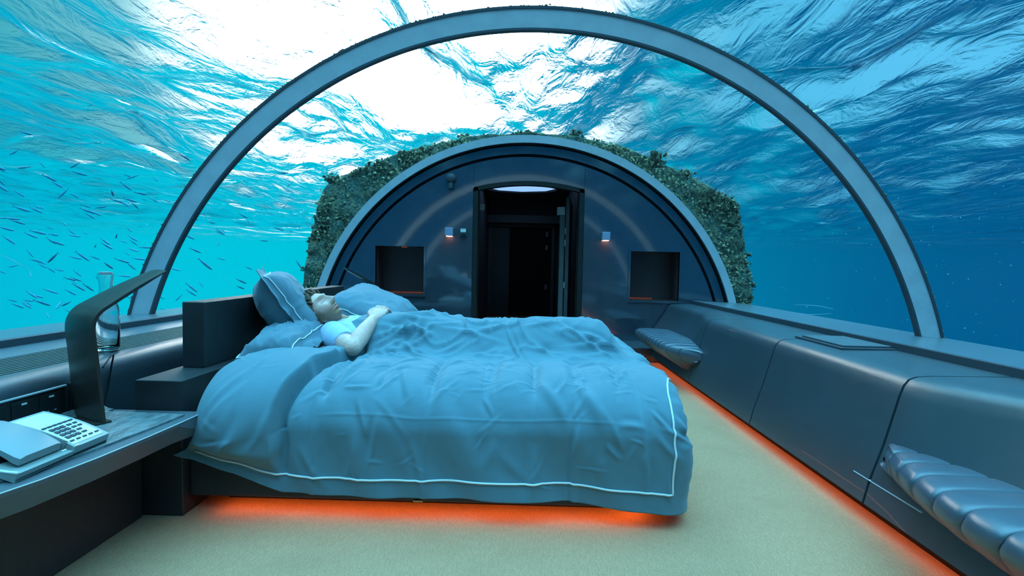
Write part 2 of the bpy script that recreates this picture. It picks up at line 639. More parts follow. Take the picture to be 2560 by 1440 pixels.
# doorway lining and the lobby beyond
M_lobby = material('lobby_dark', rgb(88, 94, 98), 0.45, var=0.08)
M_lobby2 = material('lobby_panel', rgb(108, 116, 120), 0.4, var=0.05)
jm = MB()
jm.span((DX0 + .001, 6.0, 0), (DX0 + .055, 6.25, 1.955)).span((DX1 - .055, 6.0, 0), (DX1 - .001, 6.25, 1.955))
lining = jm.build('trim_4', M_black)
tag(lining, 'black lining of the doorway in the end wall', 'doorway', kind='structure')
hd = MB()
lo_ = [(x, z - 0.05) for x, z in head]
hd.loft([[(a[0], 6.0, a[1]), (a[0], 6.09, a[1]), (c[0], 6.09, c[1]), (c[0], 6.0, c[1])] for a, c in zip(head, lo_)])
hd.build('door_head', M_black, lining)

lob = empty('wall_lobby', (0.08, 8.0, 0), 'dark lobby walls beyond the doorway', 'lobby wall', kind='structure')
MB().span((-0.74, 6.25, 0), (-0.66, 10.3, 2.36)).build('wall_panel', M_lobby, lob)
MB().span((0.80, 6.25, 0), (0.88, 10.3, 2.36)).build('wall_panel', M_lobby, lob)
MB().span((-0.74, 10.3, 0), (0.88, 10.4, 2.36)).build('wall_panel', M_lobby, lob)
MB().span((-0.70, 9.9, 1.87), (0.84, 10.28, 2.02)).build('beam', M_lobby2, lob)
o = MB().span((-0.74, 6.05, 2.36), (0.88, 10.4, 2.44)).build('ceiling', M_lobby)
tag(o, 'dark ceiling of the lobby behind the doorway', 'ceiling', kind='structure')
M_disc = material('ceiling_glow', rgb(150, 200, 250), emit=(0.28, 0.52, 0.93, 1), estr=1.15)
cl = empty('ceiling_light', (0.0, 8.45, 2.34), 'bright round blue-white ceiling light in the lobby above the doorway', 'ceiling light')
b_ = MB()
b_.lathe([(0.0, 2.325), (0.56, 2.325), (0.57, 2.335), (0.57, 2.355)], (0, 0, 0), 8)
bmesh.ops.transform(b_.bm, matrix=Matrix.Translation((0.0, 8.45, 0)) @ Matrix.Diagonal((1.02, 0.72, 1, 1)), verts=b_.bm.verts[:])
b_.build('diffuser', M_disc, cl)
b_ = MB()
b_.lathe([(0.57, 2.30), (0.63, 2.30), (0.63, 2.36), (0.57, 2.36), (0.57, 2.30)], (0, 0, 0), 32)
bmesh.ops.transform(b_.bm, matrix=Matrix.Translation((0.0, 8.45, 0)) @ Matrix.Diagonal((1.02, 0.72, 1, 1)), verts=b_.bm.verts[:])
b_.build('rim', M_black, cl)

dr = empty('door_1', (0.0, 10.2, 0), 'dark sliding door with a grey frame at the end of the lobby', 'door', kind='structure')
fb = MB()
fb.span((-0.66, 10.16, 0), (-0.60, 10.30, 1.80)).span((0.62, 10.16, 0), (0.68, 10.30, 1.80)).span((-0.66, 10.16, 1.80), (0.68, 10.30, 1.86))
fb.build('door_frame', M_lobby2, dr)
MB().span((-0.60, 10.21, 0.02), (-0.23, 10.24, 1.79)).build('door_leaf', material('door_grey', rgb(92, 108, 108), 0.3, var=0.04), dr)
MB().span((-0.24, 10.245, 0.02), (0.62, 10.28, 1.79)).build('door_leaf', M_black, dr)
for z in (0.55, 1.35, 1.62):
    MB().span((0.50, 10.19, z), (0.545, 10.25, z + 0.1), 0.004).build('lock', M_metal, dr)

# folded glass door leaf on the lobby's right side
gd = empty('door_2', (0.6, 6.6, 0), 'dark door leaf folded open against the side of the doorway', 'door', kind='structure')
rz = Matrix.Rotation(radians(-8), 3, 'Z')
MB().box((0.66, 6.95, 0.98), (0.05, 0.9, 1.90), rz, 0.006).build('door_leaf', M_lobby, gd)
MB().span((0.50, 6.52, 0.0), (0.56, 6.58, 1.78)).build('door_post', M_lobby2, gd)
MB().span((0.46, 6.50, 1.70), (0.56, 6.60, 1.80), 0.004).build('closer_box', M_metal, gd)
MB().span((-0.54, 6.50, 1.74), (-0.48, 6.58, 1.82), 0.004).build('closer_box', M_metal, gd)
for z in (0.75, 1.30, 1.45):
    MB().cyl((0.575, 6.52, z), (0.575, 6.52, z + 0.08), 0.012, n=10).build('hinge', M_metal, gd)

# back of the room (behind the photographer, closes the tunnel)
bw = MB()
plate(bw, circ(2.66, 0.0, pi, 60), [], Y_BACK - 0.1, Y_BACK)
tag(bw.build('wall_back', M_panel), 'dark wall closing the near end of the tunnel', 'wall', kind='structure')

# ------------------------------------------------------------------ encrusted collar outside the end wall
OUT = [(-2.72, -0.4), (-2.70, 0.35), (-2.646, 0.701), (-2.632, 0.849), (-2.461, 1.78), (-2.388, 1.927), (-2.291, 2.025), (-1.488, 2.352), (-0.618, 2.567),
       (0.056, 2.62), (0.634, 2.588), (1.213, 2.47), (1.892, 2.196), (2.575, 1.851), (2.665, 1.397), (2.754, 1.013), (2.796, 0.577), (2.84, -0.4)]


def outline_r(a):
    d = np.array([cos(a), sin(a)])
    for (x0, z0), (x1, z1) in zip(OUT, OUT[1:]):
        p0 = np.array([x0 - RCX, z0 - RCZ])
        e = np.array([x1 - x0, z1 - z0])
        den = d[0] * e[1] - d[1] * e[0]
        if abs(den) < 1e-9:
            continue
        s_ = (p0[0] * e[1] - p0[1] * e[0]) / den
        u_ = (p0[0] * d[1] - p0[1] * d[0]) / den
        if s_ > 0 and -1e-6 <= u_ <= 1 + 1e-6:
            return s_
    return 2.8


M_hull = bpy.data.materials.new('encrusted_hull')
M_hull.use_nodes = True
t = NT(M_hull.node_tree)
p = t.n['Principled BSDF']
p.inputs['Roughness'].default_value = 0.95
tc = t.add('ShaderNodeTexCoord')
n1 = t.noise(tc.outputs['Object'], 5, 6, 0.65)
n2 = t.noise(tc.outputs['Object'], 38, 5, 0.7)
c1 = t.mix(t.mapr(n1.outputs[0], 0.35, 0.65), rgb(92, 134, 122), rgb(160, 160, 124))
c2 = t.mix(t.mapr(n2.outputs[0], 0.45, 0.62), c1, rgb(58, 72, 68))
c2 = t.mix(t.mapr(n2.outputs[0], 0.66, 0.78, 0, 0.7), c2, rgb(224, 224, 190))
t.link(c2, p.inputs['Base Color'])
bn = t.add('ShaderNodeBump')
bn.inputs['Strength'].default_value = 0.9
bn.inputs['Distance'].default_value = 0.03
t.link(n2.outputs[0], bn.inputs['Height'])
t.link(bn.outputs[0], p.inputs['Normal'])

na_ = 460
aa = np.linspace(-0.16, pi + 0.16, na_)
orad = np.array([outline_r(a) for a in aa])
rows = []
for s_ in np.linspace(0, 1, 16):                      # front face
    rr = 2.588 + (orad - 2.588) * s_
    X, Z = RCX + rr * np.cos(aa), RCZ + rr * np.sin(aa)
    edge = math.sin(pi * min(1, s_ * 0.5 + 0.5)) if s_ > 0.7 else 1.0
    dy = 0.035 * fbm(X * 5, Z * 5, 0, 21, 4) * min(1, s_ * 4)
    rows.append(np.stack([X, 6.06 - 0.03 + dy + (0.02 if s_ > 0.95 else 0), Z], -1))
for y in np.linspace(6.09, 8.6, 26):                  # outside
    X0, Z0 = RCX + orad * np.cos(aa), RCZ + orad * np.sin(aa)
    k = 1 + 0.011 * fbm(X0 * 5, Z0 * 5, y * 5, 22, 4)
    rows.append(np.stack([RCX + orad * k * np.cos(aa), np.full(na_, y), RCZ + orad * k * np.sin(aa)], -1))
collar = empty('wall_outer', (RCX, 6.1, 0), 'coral-encrusted concrete collar around the outside of the end wall', 'hull', kind='structure')
put('collar_shell', grid_mesh('collar_shell', np.stack(rows, 0)), M_hull, collar)
M_coral = material('coral', rgb(176, 178, 140), 0.95, bump=0.7, bscale=70, var=0.55, vscale=26, bdist=0.02)
M_coral_d = material('dark_coral', rgb(98, 104, 84), 0.95, bump=0.7, bscale=70, var=0.5, vscale=30, bdist=0.02)
# crust: countless small lumps
tmpl = bmesh.new()
bmesh.ops.create_icosphere(tmpl, subdivisions=1, radius=1.0)
tv = np.array([v.co[:] for v in tmpl.verts])
tf = np.array([[v.index for v in f.verts] for f in tmpl.faces])
tmpl.free()
npr = np.random.default_rng(5)


def lumps(name, pts, sizes, mat, parent):
    n = len(pts)
    sc = sizes[:, None, None] * npr.uniform(0.55, 1.5, (n, 1, 3))
    jit = 1 + 0.35 * npr.standard_normal((n, len(tv), 1))
    V = (tv[None] * jit * sc + pts[:, None, :]).reshape(-1, 3)
    Fc = (tf[None] + (np.arange(n) * len(tv))[:, None, None]).reshape(-1, 3)
    me = bpy.data.meshes.new(name)
    me.from_pydata(V.tolist(), [], Fc.tolist())
    o_ = put(name, me, mat, parent)
    o_['kind'] = 'stuff'
    return o_


def front_pts(n, seed, thresh):
    r_ = np.random.default_rng(seed)
    out = []
    while len(out) < n:
        a = r_.uniform(-0.05, pi + 0.05)
        ro = outline_r(a)
        rr = r_.uniform(2.60, ro + 0.01)
        x, z = RCX + rr * cos(a), RCZ + rr * sin(a)
        if float(fbm(x * 2.2, z * 2.2, 0, 40 + seed, 3)) > thresh and z > 0.3:
            out.append((x, 6.025 + r_.uniform(-0.02, 0.01), z))
    return np.array(out)


P_ = front_pts(1500, 3, -0.25)
lumps('coral_crust', P_, npr.uniform(0.004, 0.016, len(P_)), M_coral, collar)
P_ = front_pts(520, 4, 0.12)
lumps('coral_crust', P_, npr.uniform(0.006, 0.022, len(P_)), M_coral_d, collar)
# crust along the silhouette of the rim
es_ = []
for i in range(700):
    a = npr.uniform(-0.02, pi + 0.02)
    ro = outline_r(a) + npr.normal(0, 0.008)
    if float(fbm(a * 6, 3.3, 0, 77, 3)) > -0.15:
        es_.append((RCX + ro * cos(a), npr.uniform(6.04, 6.5), RCZ + ro * sin(a)))
es_ = np.array(es_)
lumps('coral_crust', es_, npr.uniform(0.005, 0.017, len(es_)), M_coral_d, collar)
# single coral heads that stand out
CH = [(-2.31, 2.045, 0.085, 'bushy coral head at the upper corner of the collar beside the sunlit water'),
      (0.61, 2.59, 0.10, 'flat dark coral head on top of the collar right of the crown'),
      (-0.72, 2.56, 0.06, 'small coral tuft on top of the collar under the white sunlight'),
      (1.60, 2.33, 0.13, 'large dark coral mass high on the shoulder of the collar'),
      (1.95, 2.16, 0.10, 'second dark coral mass lower down the shoulder of the collar'),
      (2.45, 1.80, 0.12, 'dark coral head at the angular corner facing the deep blue water'),
      (2.72, 1.22, 0.05, 'little coral knob on the steep side above the bench ledge'),
      (2.80, 0.86, 0.045, 'lowest coral knob on the steep side, nearest the bench ledge'),
      (-2.65, 0.93, 0.04, 'round coral knob low on the collar above the headboard')]
for (x, z, r, lb) in CH:
    e = empty('coral_head', (x, 6.06, z), lb, 'coral', 'coral heads on the collar')
    g = MB()
    for i in range(26):
        d = Vector((rnd.gauss(0, 1), rnd.gauss(0, 0.7), rnd.gauss(0, 0.75)))
        d = d.normalized() * r * rnd.uniform(0.3, 0.95)
        g.ball((x + d.x * 1.25, 6.07 + d.y * 0.5, z + d.z * 0.75), r * rnd.uniform(0.16, 0.34), 1, (1, 1, rnd.uniform(.6, 1.3)))
    for v in g.bm.verts:
        v.co += Vector((rnd.gauss(0, 1), rnd.gauss(0, 1), rnd.gauss(0, 1))) * r * 0.05
    g.build('lobes', M_coral_d, e)
    for i in range(5):
        a = 0.25 + i * 0.64 + rnd.uniform(-0.15, 0.15)
        b0 = Vector((x + r * 0.8 * cos(a), 6.06, z + r * 0.5 * sin(a)))
        b1 = b0 + Vector((cos(a) * r * 0.5, rnd.uniform(-.02, .02), sin(a) * r * 0.4))
        MB().tube([b0, (b0 + b1) / 2 + Vector((rnd.uniform(-.01, .01), 0, .004)), b1], [r * .06, r * .05, r * .02], 5).build('branch', M_coral, e)

M_ledge = material('ledge_lit_tone', rgb(92, 106, 116), 0.28, 0, 1.0, var=0.05, bump=0.02, bscale=20)  # ledge tops made lighter to hold the water's grazing reflection in the colour
# ------------------------------------------------------------------ right side: upholstered bench wall with ledge
def lerp(a, b, t_):
    return a + (b - a) * t_


def sec_right(y):
    k_near = float(sst(2.04, 1.55, y))
    k_far = float(sst(4.22, 4.95, y))
    k = max(k_near, k_far)
    xt = 1.60 + 0.085 * k_near + 0.165 * k_far
    zt = 0.615 + 0.02 * k_near
    xb = 1.452
    pts = [(2.055, 0.068), (xb + 0.012, 0.068), (xb, 0.076), (lerp(xb, xt, 0.15), 0.17), (lerp(xb, xt, 0.5), 0.33), (xt - 0.022, zt - 0.085), (xt - 0.006, zt - 0.04),
           (xt + 0.014, zt - 0.014), (xt + 0.045, zt - 0.002), (xt + 0.10, zt + 0.002), (2.04, 0.622), (2.055, 0.55)]
    return [(x, y, z) for x, z in pts]


wr = empty('wall_right', (1.6, 3.0, 0), 'dark leather bench wall along the right side with a flat ledge on top', 'bench wall', kind='structure')
seams = [-0.95, 0.75, 2.072, 3.11, 4.25, 5.97]
for y0, y1 in zip(seams, seams[1:]):
    a, c = y0 + 0.0035, y1 - 0.0035
    ys = [a, a + 0.003, a + 0.008] + list(np.linspace(a + 0.03, c - 0.03, 14)) + [c - 0.008, c - 0.003, c]
    rings_ = []
    for y in ys:
        r_ = sec_right(y)
        if y in (a, c):
            r_ = [(x + 0.012 * (1 if x < 2.0 else 0), yy, z - 0.008) for x, yy, z in r_]
        rings_.append(r_)
    MB().loft(rings_).build('padded_panel', M_leather, wr, True, 40)
MB().span((1.54, -0.95, 0.0), (1.60, 5.97, 0.066)).build('plinth', M_black, wr)
MB().span((2.04, -0.95, 0.55), (2.075, 5.97, 0.662), 0.004).build('ledge_riser', M_lip, wr)
MB().loft([[(2.05, y, 0.663), (2.66, y, 0.64), (2.66, y, 0.56), (2.05, y, 0.56)] for y in (-0.95, 5.97)]).build('outer_ledge', M_ledge, wr)
MB().span((1.488, -0.95, 0.060), (1.500, 5.46, 0.066)).build('light_strip', M_led, wr)
MB().span((1.95, -0.95, -0.1), (2.6, 5.97, 0.56)).build('bench_core', M_black, wr)

# hatch in the ledge
e = empty('ledge_hatch', (1.9, 2.95, 0.622), 'small rectangular hatch with a dark rim set in the right ledge', 'hatch')
y0, y1, x0, x1 = 2.72, 3.16, 1.755, 2.03
MB().span((x0, y0, 0.612), (x1, y1, 0.626)).build('hatch_recess', M_black, e)
MB().span((x0 + .014, y0 + .02, 0.622), (x1, y1 - .02, 0.640), 0.003).build('hatch_lid', M_top, e)
MB().span((x0 - .012, y0 - .012, 0.616), (x0 + .004, y1 + .012, 0.630), 0.002).build('hatch_rim', M_lip, e)
MB().span((x0 + .004, y0 - .012, 0.616), (x1, y0 + .004, 0.630), 0.002).build('hatch_rim', M_lip, e)

def catmull(P, n):
    out = []
    for i in range(len(P) - 1):
        p0, p1, p2, p3 = P[max(0, i - 1)], P[i], P[i + 1], P[min(len(P) - 1, i + 2)]
        for k in range(n):
            u = k / n
            out.append(tuple(0.5 * (2 * b1 + (c1 - a1) * u + (2 * a1 - 5 * b1 + 4 * c1 - d1) * u * u + (3 * b1 - a1 - 3 * c1 + d1) * u ** 3)
                             for a1, b1, c1, d1 in zip(p0, p1, p2, p3)))
    out.append(tuple(P[-1]))
    return out


# padded seats that grow out of the bench face
def seat(name, label, ya, yb, tip_len, n_seg):
    """ya: pointed end, yb: broad end"""
    e_ = empty(name, (1.45, (ya + yb) / 2, 0.2), label, 'bench seat', 'channelled leather seats on the bench wall')
    sgn = 1 if yb > ya else -1
    L = abs(yb - ya)

    def sec(d):
        """cross-section at distance d from the pointed end"""
        g_ = min(1.0, d / tip_len)
        g_ = math.sin(g_ * pi / 2) ** 0.75
        out = 0.03 + 0.25 * g_                      # how far it stands out
        zt = 0.345 + 0.035 * g_
        xf = 1.56
        xo = xf - 0.02 - out
        return xf, xo, zt

    bounds = [0.0]
    w0 = L / n_seg
    bounds = [w0 * i for i in range(n_seg + 1)]
    for s0, s1 in zip(bounds, bounds[1:]):
        rings_ = []
        for q in (0.0, 0.015, 0.04, 0.10, 0.22, 0.40, 0.60, 0.78, 0.90, 0.96, 0.985, 1.0):
            d = s0 + (s1 - s0) * q
            inset = 0.010 * abs(2 * q - 1) ** 14 + 0.004 * (2 * q - 1) ** 2
            g_ = min(1.0, max(d, 0.004) / tip_len)
            zb = 0.145 + 0.115 * (1 - g_) ** 1.5
            xf, xo, zt = sec(max(d, 0.004))
            ctrl = [(xf + 0.06, zt - 0.005), (xf - 0.04, zt + 0.002), (lerp(xf, xo, 0.55), zt + 0.006), (lerp(xf, xo, 0.82), zt + 0.002), (xo + 0.014, zt - 0.012), (xo, zt - 0.038),
                    (xo + 0.008, zt - 0.075), (lerp(xo, 1.47, 0.35), lerp(zt - 0.075, zb, 0.42)), (lerp(xo, 1.47, 0.78), lerp(zt - 0.075, zb, 0.80)), (1.487 + (zb - 0.145) * 0.45, zb), (xf + 0.06, zb + 0.012)]
            prof = catmull(ctrl, 4)
            cx_, cz_ = 1.50, 0.27
            ring_ = []
            for j, (x, z) in enumerate(prof):
                dx, dz = x - cx_, z - cz_
                m = math.hypot(dx, dz) + 1e-6
                kk = 0 if j in (0, len(prof) - 1) else 1
                lean = -0.07 * g_ * sgn * max(0.0, (zt - 0.03 - z) / 0.2)      # seam leans with depth
                ring_.append((x - dx / m * inset * kk, ya + sgn * d + lean, z - dz / m * inset * kk))
            rings_.append(ring_)
        MB().loft(rings_).build('seat_channel', M_seat, e_, True, 50)
    return e_


seat('bench_seat', 'silvery blue padded leather seat with wide curved channels nearest the camera', 2.03, 0.55, 0.75, 12)
seat('bench_seat', 'small dark padded leather seat with narrow ribs at the far end of the bench', 4.14, 5.45, 0.32, 12)
# drawer seam highlight beside the near seat, modelled as a pale strip
o = MB().loft([[(1.482, y, 0.1745), (1.4725, y, 0.1740), (1.4720, y, 0.1715), (1.482, y, 0.1710)] for y in (2.17, 1.80)]).build('seam_highlight', M_metal)
tag(o, 'thin pale strip modelling a seam highlight low on the bench face beside the near seat', 'strip')

# ------------------------------------------------------------------ left side: ledge with air grille
wl = empty('wall_left', (-1.75, 2.0, 0), 'dark leather side wall on the left with a ledge and long air grille', 'side wall', kind='structure')
YL0, YL1 = -0.95, 5.97


def strip_left(prof, name, mat, sm=True):
    MB().loft([[(x, y, z) for x, z in prof] for y in (YL0, YL1)]).build(name, mat, wl, sm, 40)


strip_left([(-1.675, 0.0), (-1.675, 0.54), (-1.678, 0.575), (-1.690, 0.602), (-1.715, 0.618), (-1.745, 0.624), (-1.762, 0.626), (-1.762, 0.56), (-1.80, 0.0)], 'padded_panel', M_leather)
strip_left([(-1.752, 0.610), (-1.948, 0.632), (-1.948, 0.55), (-1.752, 0.55)], 'grille_trough', M_black, False)
strip_left([(-1.94, 0.648), (-2.05, 0.668), (-2.05, 0.56), (-1.94, 0.56)], 'ledge_board', M_ledge, False)
strip_left([(-2.045, 0.64), (-2.045, 0.697), (-2.085, 0.697), (-2.085, 0.64)], 'ledge_riser', M_lip, False)
strip_left([(-2.075, 0.690), (-2.56, 0.665), (-2.56, 0.56), (-2.075, 0.56)], 'outer_ledge', M_ledge, False)
n_sl = 10
for i in range(n_sl):
    x = lerp(-1.772, -1.934, i / (n_sl - 1))
    z = lerp(0.628, 0.646, i / (n_sl - 1))
    MB().span((x - 0.0055, YL0, z - 0.02), (x + 0.0055, YL1, z)).build('grille_slat', M_vent, wl)
MB().span((-2.56, YL0, -0.1), (-1.80, YL1, 0.56)).build('side_core', M_black, wl)

# ------------------------------------------------------------------ bed
def cloth_mat(name, col, rough=0.85, wr=0.25):
    m = material(name, col, rough, 0, 0.25, sheen=0.2)
    t_ = NT(m.node_tree)
    p_ = t_.n['Principled BSDF']
    tc_ = t_.add('ShaderNodeTexCoord')
    a_ = t_.noise(tc_.outputs['Object'], 900, 2, 0.5)
    b2 = t_.noise(tc_.outputs['Object'], 11, 3, 0.5, 0.0)
    hsum = t_.math('ADD', t_.math('MULTIPLY', a_.outputs[0], 0.04), b2.outputs[0])
    bn_ = t_.add('ShaderNodeBump')
    bn_.inputs['Strength'].default_value = wr
    bn_.inputs['Distance'].default_value = 0.02
    t_.link(hsum, bn_.inputs['Height'])
    t_.link(bn_.outputs[0], p_.inputs['Normal'])
    return m


M_duvet = cloth_mat('duvet_cotton', rgb(95, 130, 145), 0.8, 0.14)
M_pillow = cloth_mat('pillow_cotton', rgb(96, 126, 142), 0.8, 0.12)
M_pipe = material('white_piping', rgb(226, 230, 232), 0.7)
M_mattress = cloth_mat('mattress_ticking', rgb(150, 156, 160), 0.9, 0.1)

bed = empty('bed', (-0.4, 3.03, 0), 'low dark platform bed with its head against the panel on the left', 'bed')
MB().span((-1.335, 1.985, 0.068), (0.545, 4.07, 0.25), 0.008).build('bed_base', M_dark, bed)
MB().span((-1.25, 2.12, 0.0), (0.42, 3.95, 0.068)).build('plinth', M_black, bed)
MB().span((-1.325, 2.10, 0.25), (0.555, 4.02, 0.49), 0.08, 5).build('mattress', M_mattress, bed, True, 60)
MB().span((-1.22, 2.018, 0.060), (0.50, 2.030, 0.0665)).build('light_strip', M_led_bed, bed)
MB().span((0.50, 2.03, 0.060), (0.512, 3.95, 0.0665)).build('light_strip', M_led_bed, bed)
MB().span((-0.415, 1.978, 0.070), (-0.375, 1.986, 0.078), 0.002).build('metal_plate', material('brass', rgb(190, 160, 110), 0.35, 0.8), bed)

hb = empty('headboard', (-1.43, 3.0, 0), 'dark upright headboard panel standing on a long box at the head of the bed', 'headboard')
MB().span((-1.527, 1.948, 0.0), (-1.338, 4.25, 0.55), 0.004).build('base_box', M_dark, hb)
MB().span((-1.503, 2.195, 0.55), (-1.402, 3.96, 0.845), 0.004).build('back_panel', M_dark, hb)

# ---- duvet: one quilted sheet draped over mattress and sleeper
nb_r, na_c = 330, 420
bb = np.linspace(0, 1, nb_r)[:, None]
ac = np.linspace(0, 1, na_c)[None, :]
# profile across the bed
front = bb < 0.20
rnd_ = (bb >= 0.20) & (bb < 0.44)
topm = (bb >= 0.44) & (bb < 0.93)
Yp = np.zeros_like(bb)
Zd = np.zeros_like(bb)          # drop below the top surface
phi = np.zeros_like(bb)         # turn of the surface normal towards the camera side
f1 = bb / 0.20
f2 = (bb - 0.20) / 0.24
f3 = (bb - 0.44) / 0.49
f4 = (bb - 0.93) / 0.07
Yp = np.where(front, 1.945, np.where(rnd_, 2.31 - 0.365 * np.cos(f2 * pi / 2), np.where(topm, 2.31 + 1.63 * f3, 3.94 + 0.15 * np.sin(np.clip(f4, 0, 1) * pi / 2))))
phi = np.where(front, pi / 2, np.where(rnd_, pi / 2 * (1 - f2), np.where(topm, 0.0, -pi / 2 * np.clip(f4, 0, 1))))
ytop = np.where(Yp < 2.31, 2.31, Yp)
# left (head) edge of the sheet
Xl = np.where(bb < 0.44, -1.255 - 0.06 * (1 - np.clip(f1, 0, 1)) ** 1.5, -1.255 + 0.0 * bb)
Xl = Xl + 0.06 * sst(0.10, 0.0, np.abs(bb - 0.33)) * 0.0
Xl = np.where(bb >= 0.30, -1.255 + 0.345 * sst(2.06, 2.44, np.where(topm, Yp, 2.1 if False else Yp)) , Xl)
Xl = Xl + 0.03 * sst(3.0, 3.3, Yp) - 0.02 * np.exp(-((Yp - 2.76) / 0.16) ** 2)
XE, RF, HANG = 0.575, 0.10, 0.26
L = (XE - Xl) + RF * pi / 2 + HANG * (1.0 - 0.3 * sst(0.20, 0.50, bb))
s = ac ** 0.97 * L
Xs = Xl + s
over = np.clip(Xs - XE, 0, None)
tt_ = np.clip(over / RF, 0, pi / 2)
past = np.clip(over - RF * pi / 2, 0, None)
Xpos = np.minimum(Xs, XE) + RF * np.sin(tt_) + 0.10 * past
inward = RF * (1 - np.cos(tt_)) + past
# top height: mattress, quilted loft and the sleeper underneath
def ztop(x, y):
    z = 0.565 + 0.010 * np.sin(np.clip((y - 2.1) / 1.84, 0, 1) * pi)
    ridge = np.exp(-np.abs((y - 2.765 - 0.01 * np.sin(x * 5)) / 0.215) ** 3.2)
    along = sst(-1.1, -0.86, x) * (1 - sst(0.42, 0.60, x))
    crest = 0.172 + 0.012 * np.cos((x + 0.6) * 6.5) - 0.012 * sst(-0.2, 0.4, x)
    z = z + ridge * along * crest
    # the other half of the bed: rumpled, nearly as high
    z = z + 0.055 * np.exp(-((y - 3.45) / 0.30) ** 2) * sst(-1.0, -0.6, x) * (1 - sst(0.25, 0.55, x)) * (1 + 0.5 * vnoise(x * 4, y * 4, 0, 51))
    return z


Zt = ztop(np.minimum(Xs, XE), ytop)
# hem height along the front
xq = [-1.33, -1.25, -1.10, -1.02, -0.94, -0.84, -0.50, 0.20, 0.35, 0.60, 0.80, 1.2]
zq = [0.262, 0.245, 0.190, 0.140, 0.105, 0.098, 0.098, 0.098, 0.078, 0.065, 0.05, 0.05]
zhem = np.interp(Xs, xq, zq)
Zbase = np.where(front, zhem + (Zt - 0.215 - zhem) * f1, np.where(rnd_, Zt - 0.215 + 0.215 * np.sin(np.clip(f2, 0, 1) * pi / 2), np.where(topm, Zt, Zt - 0.22 * (1 - np.cos(np.clip(f4, 0, 1) * pi / 2)))))
X = Xpos + 0 * bb
Y = Yp + 0 * ac
Z = Zbase + 0.0 * X
# wrap over the foot end: inwards along the local surface normal
nY, nZ = -np.sin(phi), np.cos(phi)
Y = Y - nY * inward
Z = Z - nZ * inward
P0 = np.stack([X, Y, Z], -1)


def grid_normals(P):
    du = np.gradient(P, axis=0)
    dv = np.gradient(P, axis=1)
    n = np.cross(dv, du)
    n /= np.linalg.norm(n, axis=-1, keepdims=True) + 1e-9
    return n


N0 = grid_normals(P0)
if N0[int(nb_r * 0.6), 100, 2] < 0:
    N0 = -N0
arc = np.concatenate([[0], np.cumsum(np.linalg.norm(np.diff(P0[:, 200], axis=0), axis=-1))])[:, None]   # distance from the hem
U, V = Xs + 0 * bb, arc + 0 * ac
D = np.zeros_like(U)
lower = 1 - sst(0.30, 0.60, V)                      # the hanging front
topw = sst(0.28, 0.80, V)
# gathered flap at the head end: a step with a shadow gap beside it
xr = np.interp(V, [0, 0.10, 0.26, 0.42, 0.55, 0.72, 0.86, 0.95], [-0.935, -0.94, -0.965, -0.955, -0.93, -0.885, -0.83, -0.80])
xr = xr + 0.012 * vnoise(V * 9, 0.0, 0, 61)
in_flap = 1 - sst(-0.012, 0.010, U - xr)
flap_fade = sst(0.04, 0.18, V) * (1 - sst(0.93, 1.02, V))
D += in_flap * flap_fade * (0.055 + 0.025 * np.sin(np.clip((U + 1.26) / 0.32, 0, 1) * pi))
D -= np.exp(-((U - xr - 0.016) / 0.014) ** 2) * flap_fade * 0.050
D += np.exp(-((U + 1.12) / 0.12) ** 2 - ((V - 0.30) / 0.16) ** 2) * 0.035
# puffed baffles on top, dimpled along the stitching
for xs_ in (-0.80, -0.36, -0.11, 0.07, 0.24, 0.42):
    wgt = np.exp(-((U - xs_ - 0.04 * (V - 0.5)) / 0.022) ** 2)
    D -= wgt * 0.020 * sst(0.40, 0.56, V) * (1 - sst(0.75, 0.95, V)) * (U > xr)
D += 0.022 * np.abs(np.sin((U + 0.36) / 0.215 * pi)) ** 0.7 * sst(0.30, 0.52, V) * (1 - sst(0.70, 0.95, V)) * sst(-0.85, -0.75, U)
# V-shaped dent near the flap, soft diagonal folds, vertical creases on the front
D -= 0.030 * np.exp(-((U + 0.795) / 0.020) ** 2) * np.exp(-((V - 0.47) / 0.055) ** 2)
D += 0.016 * np.exp(-((U + 0.745 - 0.25 * (V - 0.52)) / 0.02) ** 2) * np.exp(-((V - 0.60) / 0.10) ** 2)
for xc_, am, wd in ((-0.37, 0.0045, 0.008), (0.215, -0.010, 0.010), (0.225, 0.007, 0.020), (-0.82, 0.005, 0.012)):
    D += am * np.exp(-((U - xc_) / wd) ** 2) * lower * sst(0.0, 0.05, V + 0.05)
for zc, am in ((0.330, 0.0022),):
    D += am * np.exp(-((V - zc - 0.012 * vnoise(U * 5, 0.3, 0, 64)) / 0.005) ** 2) * sst(-0.85, -0.7, U) * (1 - sst(0.3, 0.45, U))
# swells of the hanging cloth
D += lower * (0.020 * vnoise(U * 4.2 + V * 1.6, V * 1.5, 0, 65) + 0.009 * vnoise(U * 9 + V * 5, V * 3, 0, 66))
D += 0.016 * np.exp(-((U - 0.10 - 0.55 * (0.50 - V)) / 0.028) ** 2) * np.exp(-((V - 0.42) / 0.10) ** 2)
D += 0.018 * np.exp(-((U - 0.24 - 0.50 * (0.52 - V)) / 0.030) ** 2) * np.exp(-((V - 0.42) / 0.12) ** 2)
# creases on top and over the sleeper
warp = 0.10 * vnoise(U * 5, V * 5, 0, 67)
rid = 1 - np.abs(vnoise(U * 5.5 + 2.5 * V + warp * 6, V * 9 + warp * 8 - U * 2.0, 0, 68))
body = np.exp(-((ytop - 2.72) / 0.30) ** 2) * sst(-1.0, -0.8, U)
D += topw * (0.012 * rid ** 4 * (0.3 + body) - 0.003)
D += 0.0022 * fbm(U * 12, V * 12, 0, 70, 2) * (0.35 + 0.65 * topw)
cr = random.Random(9)


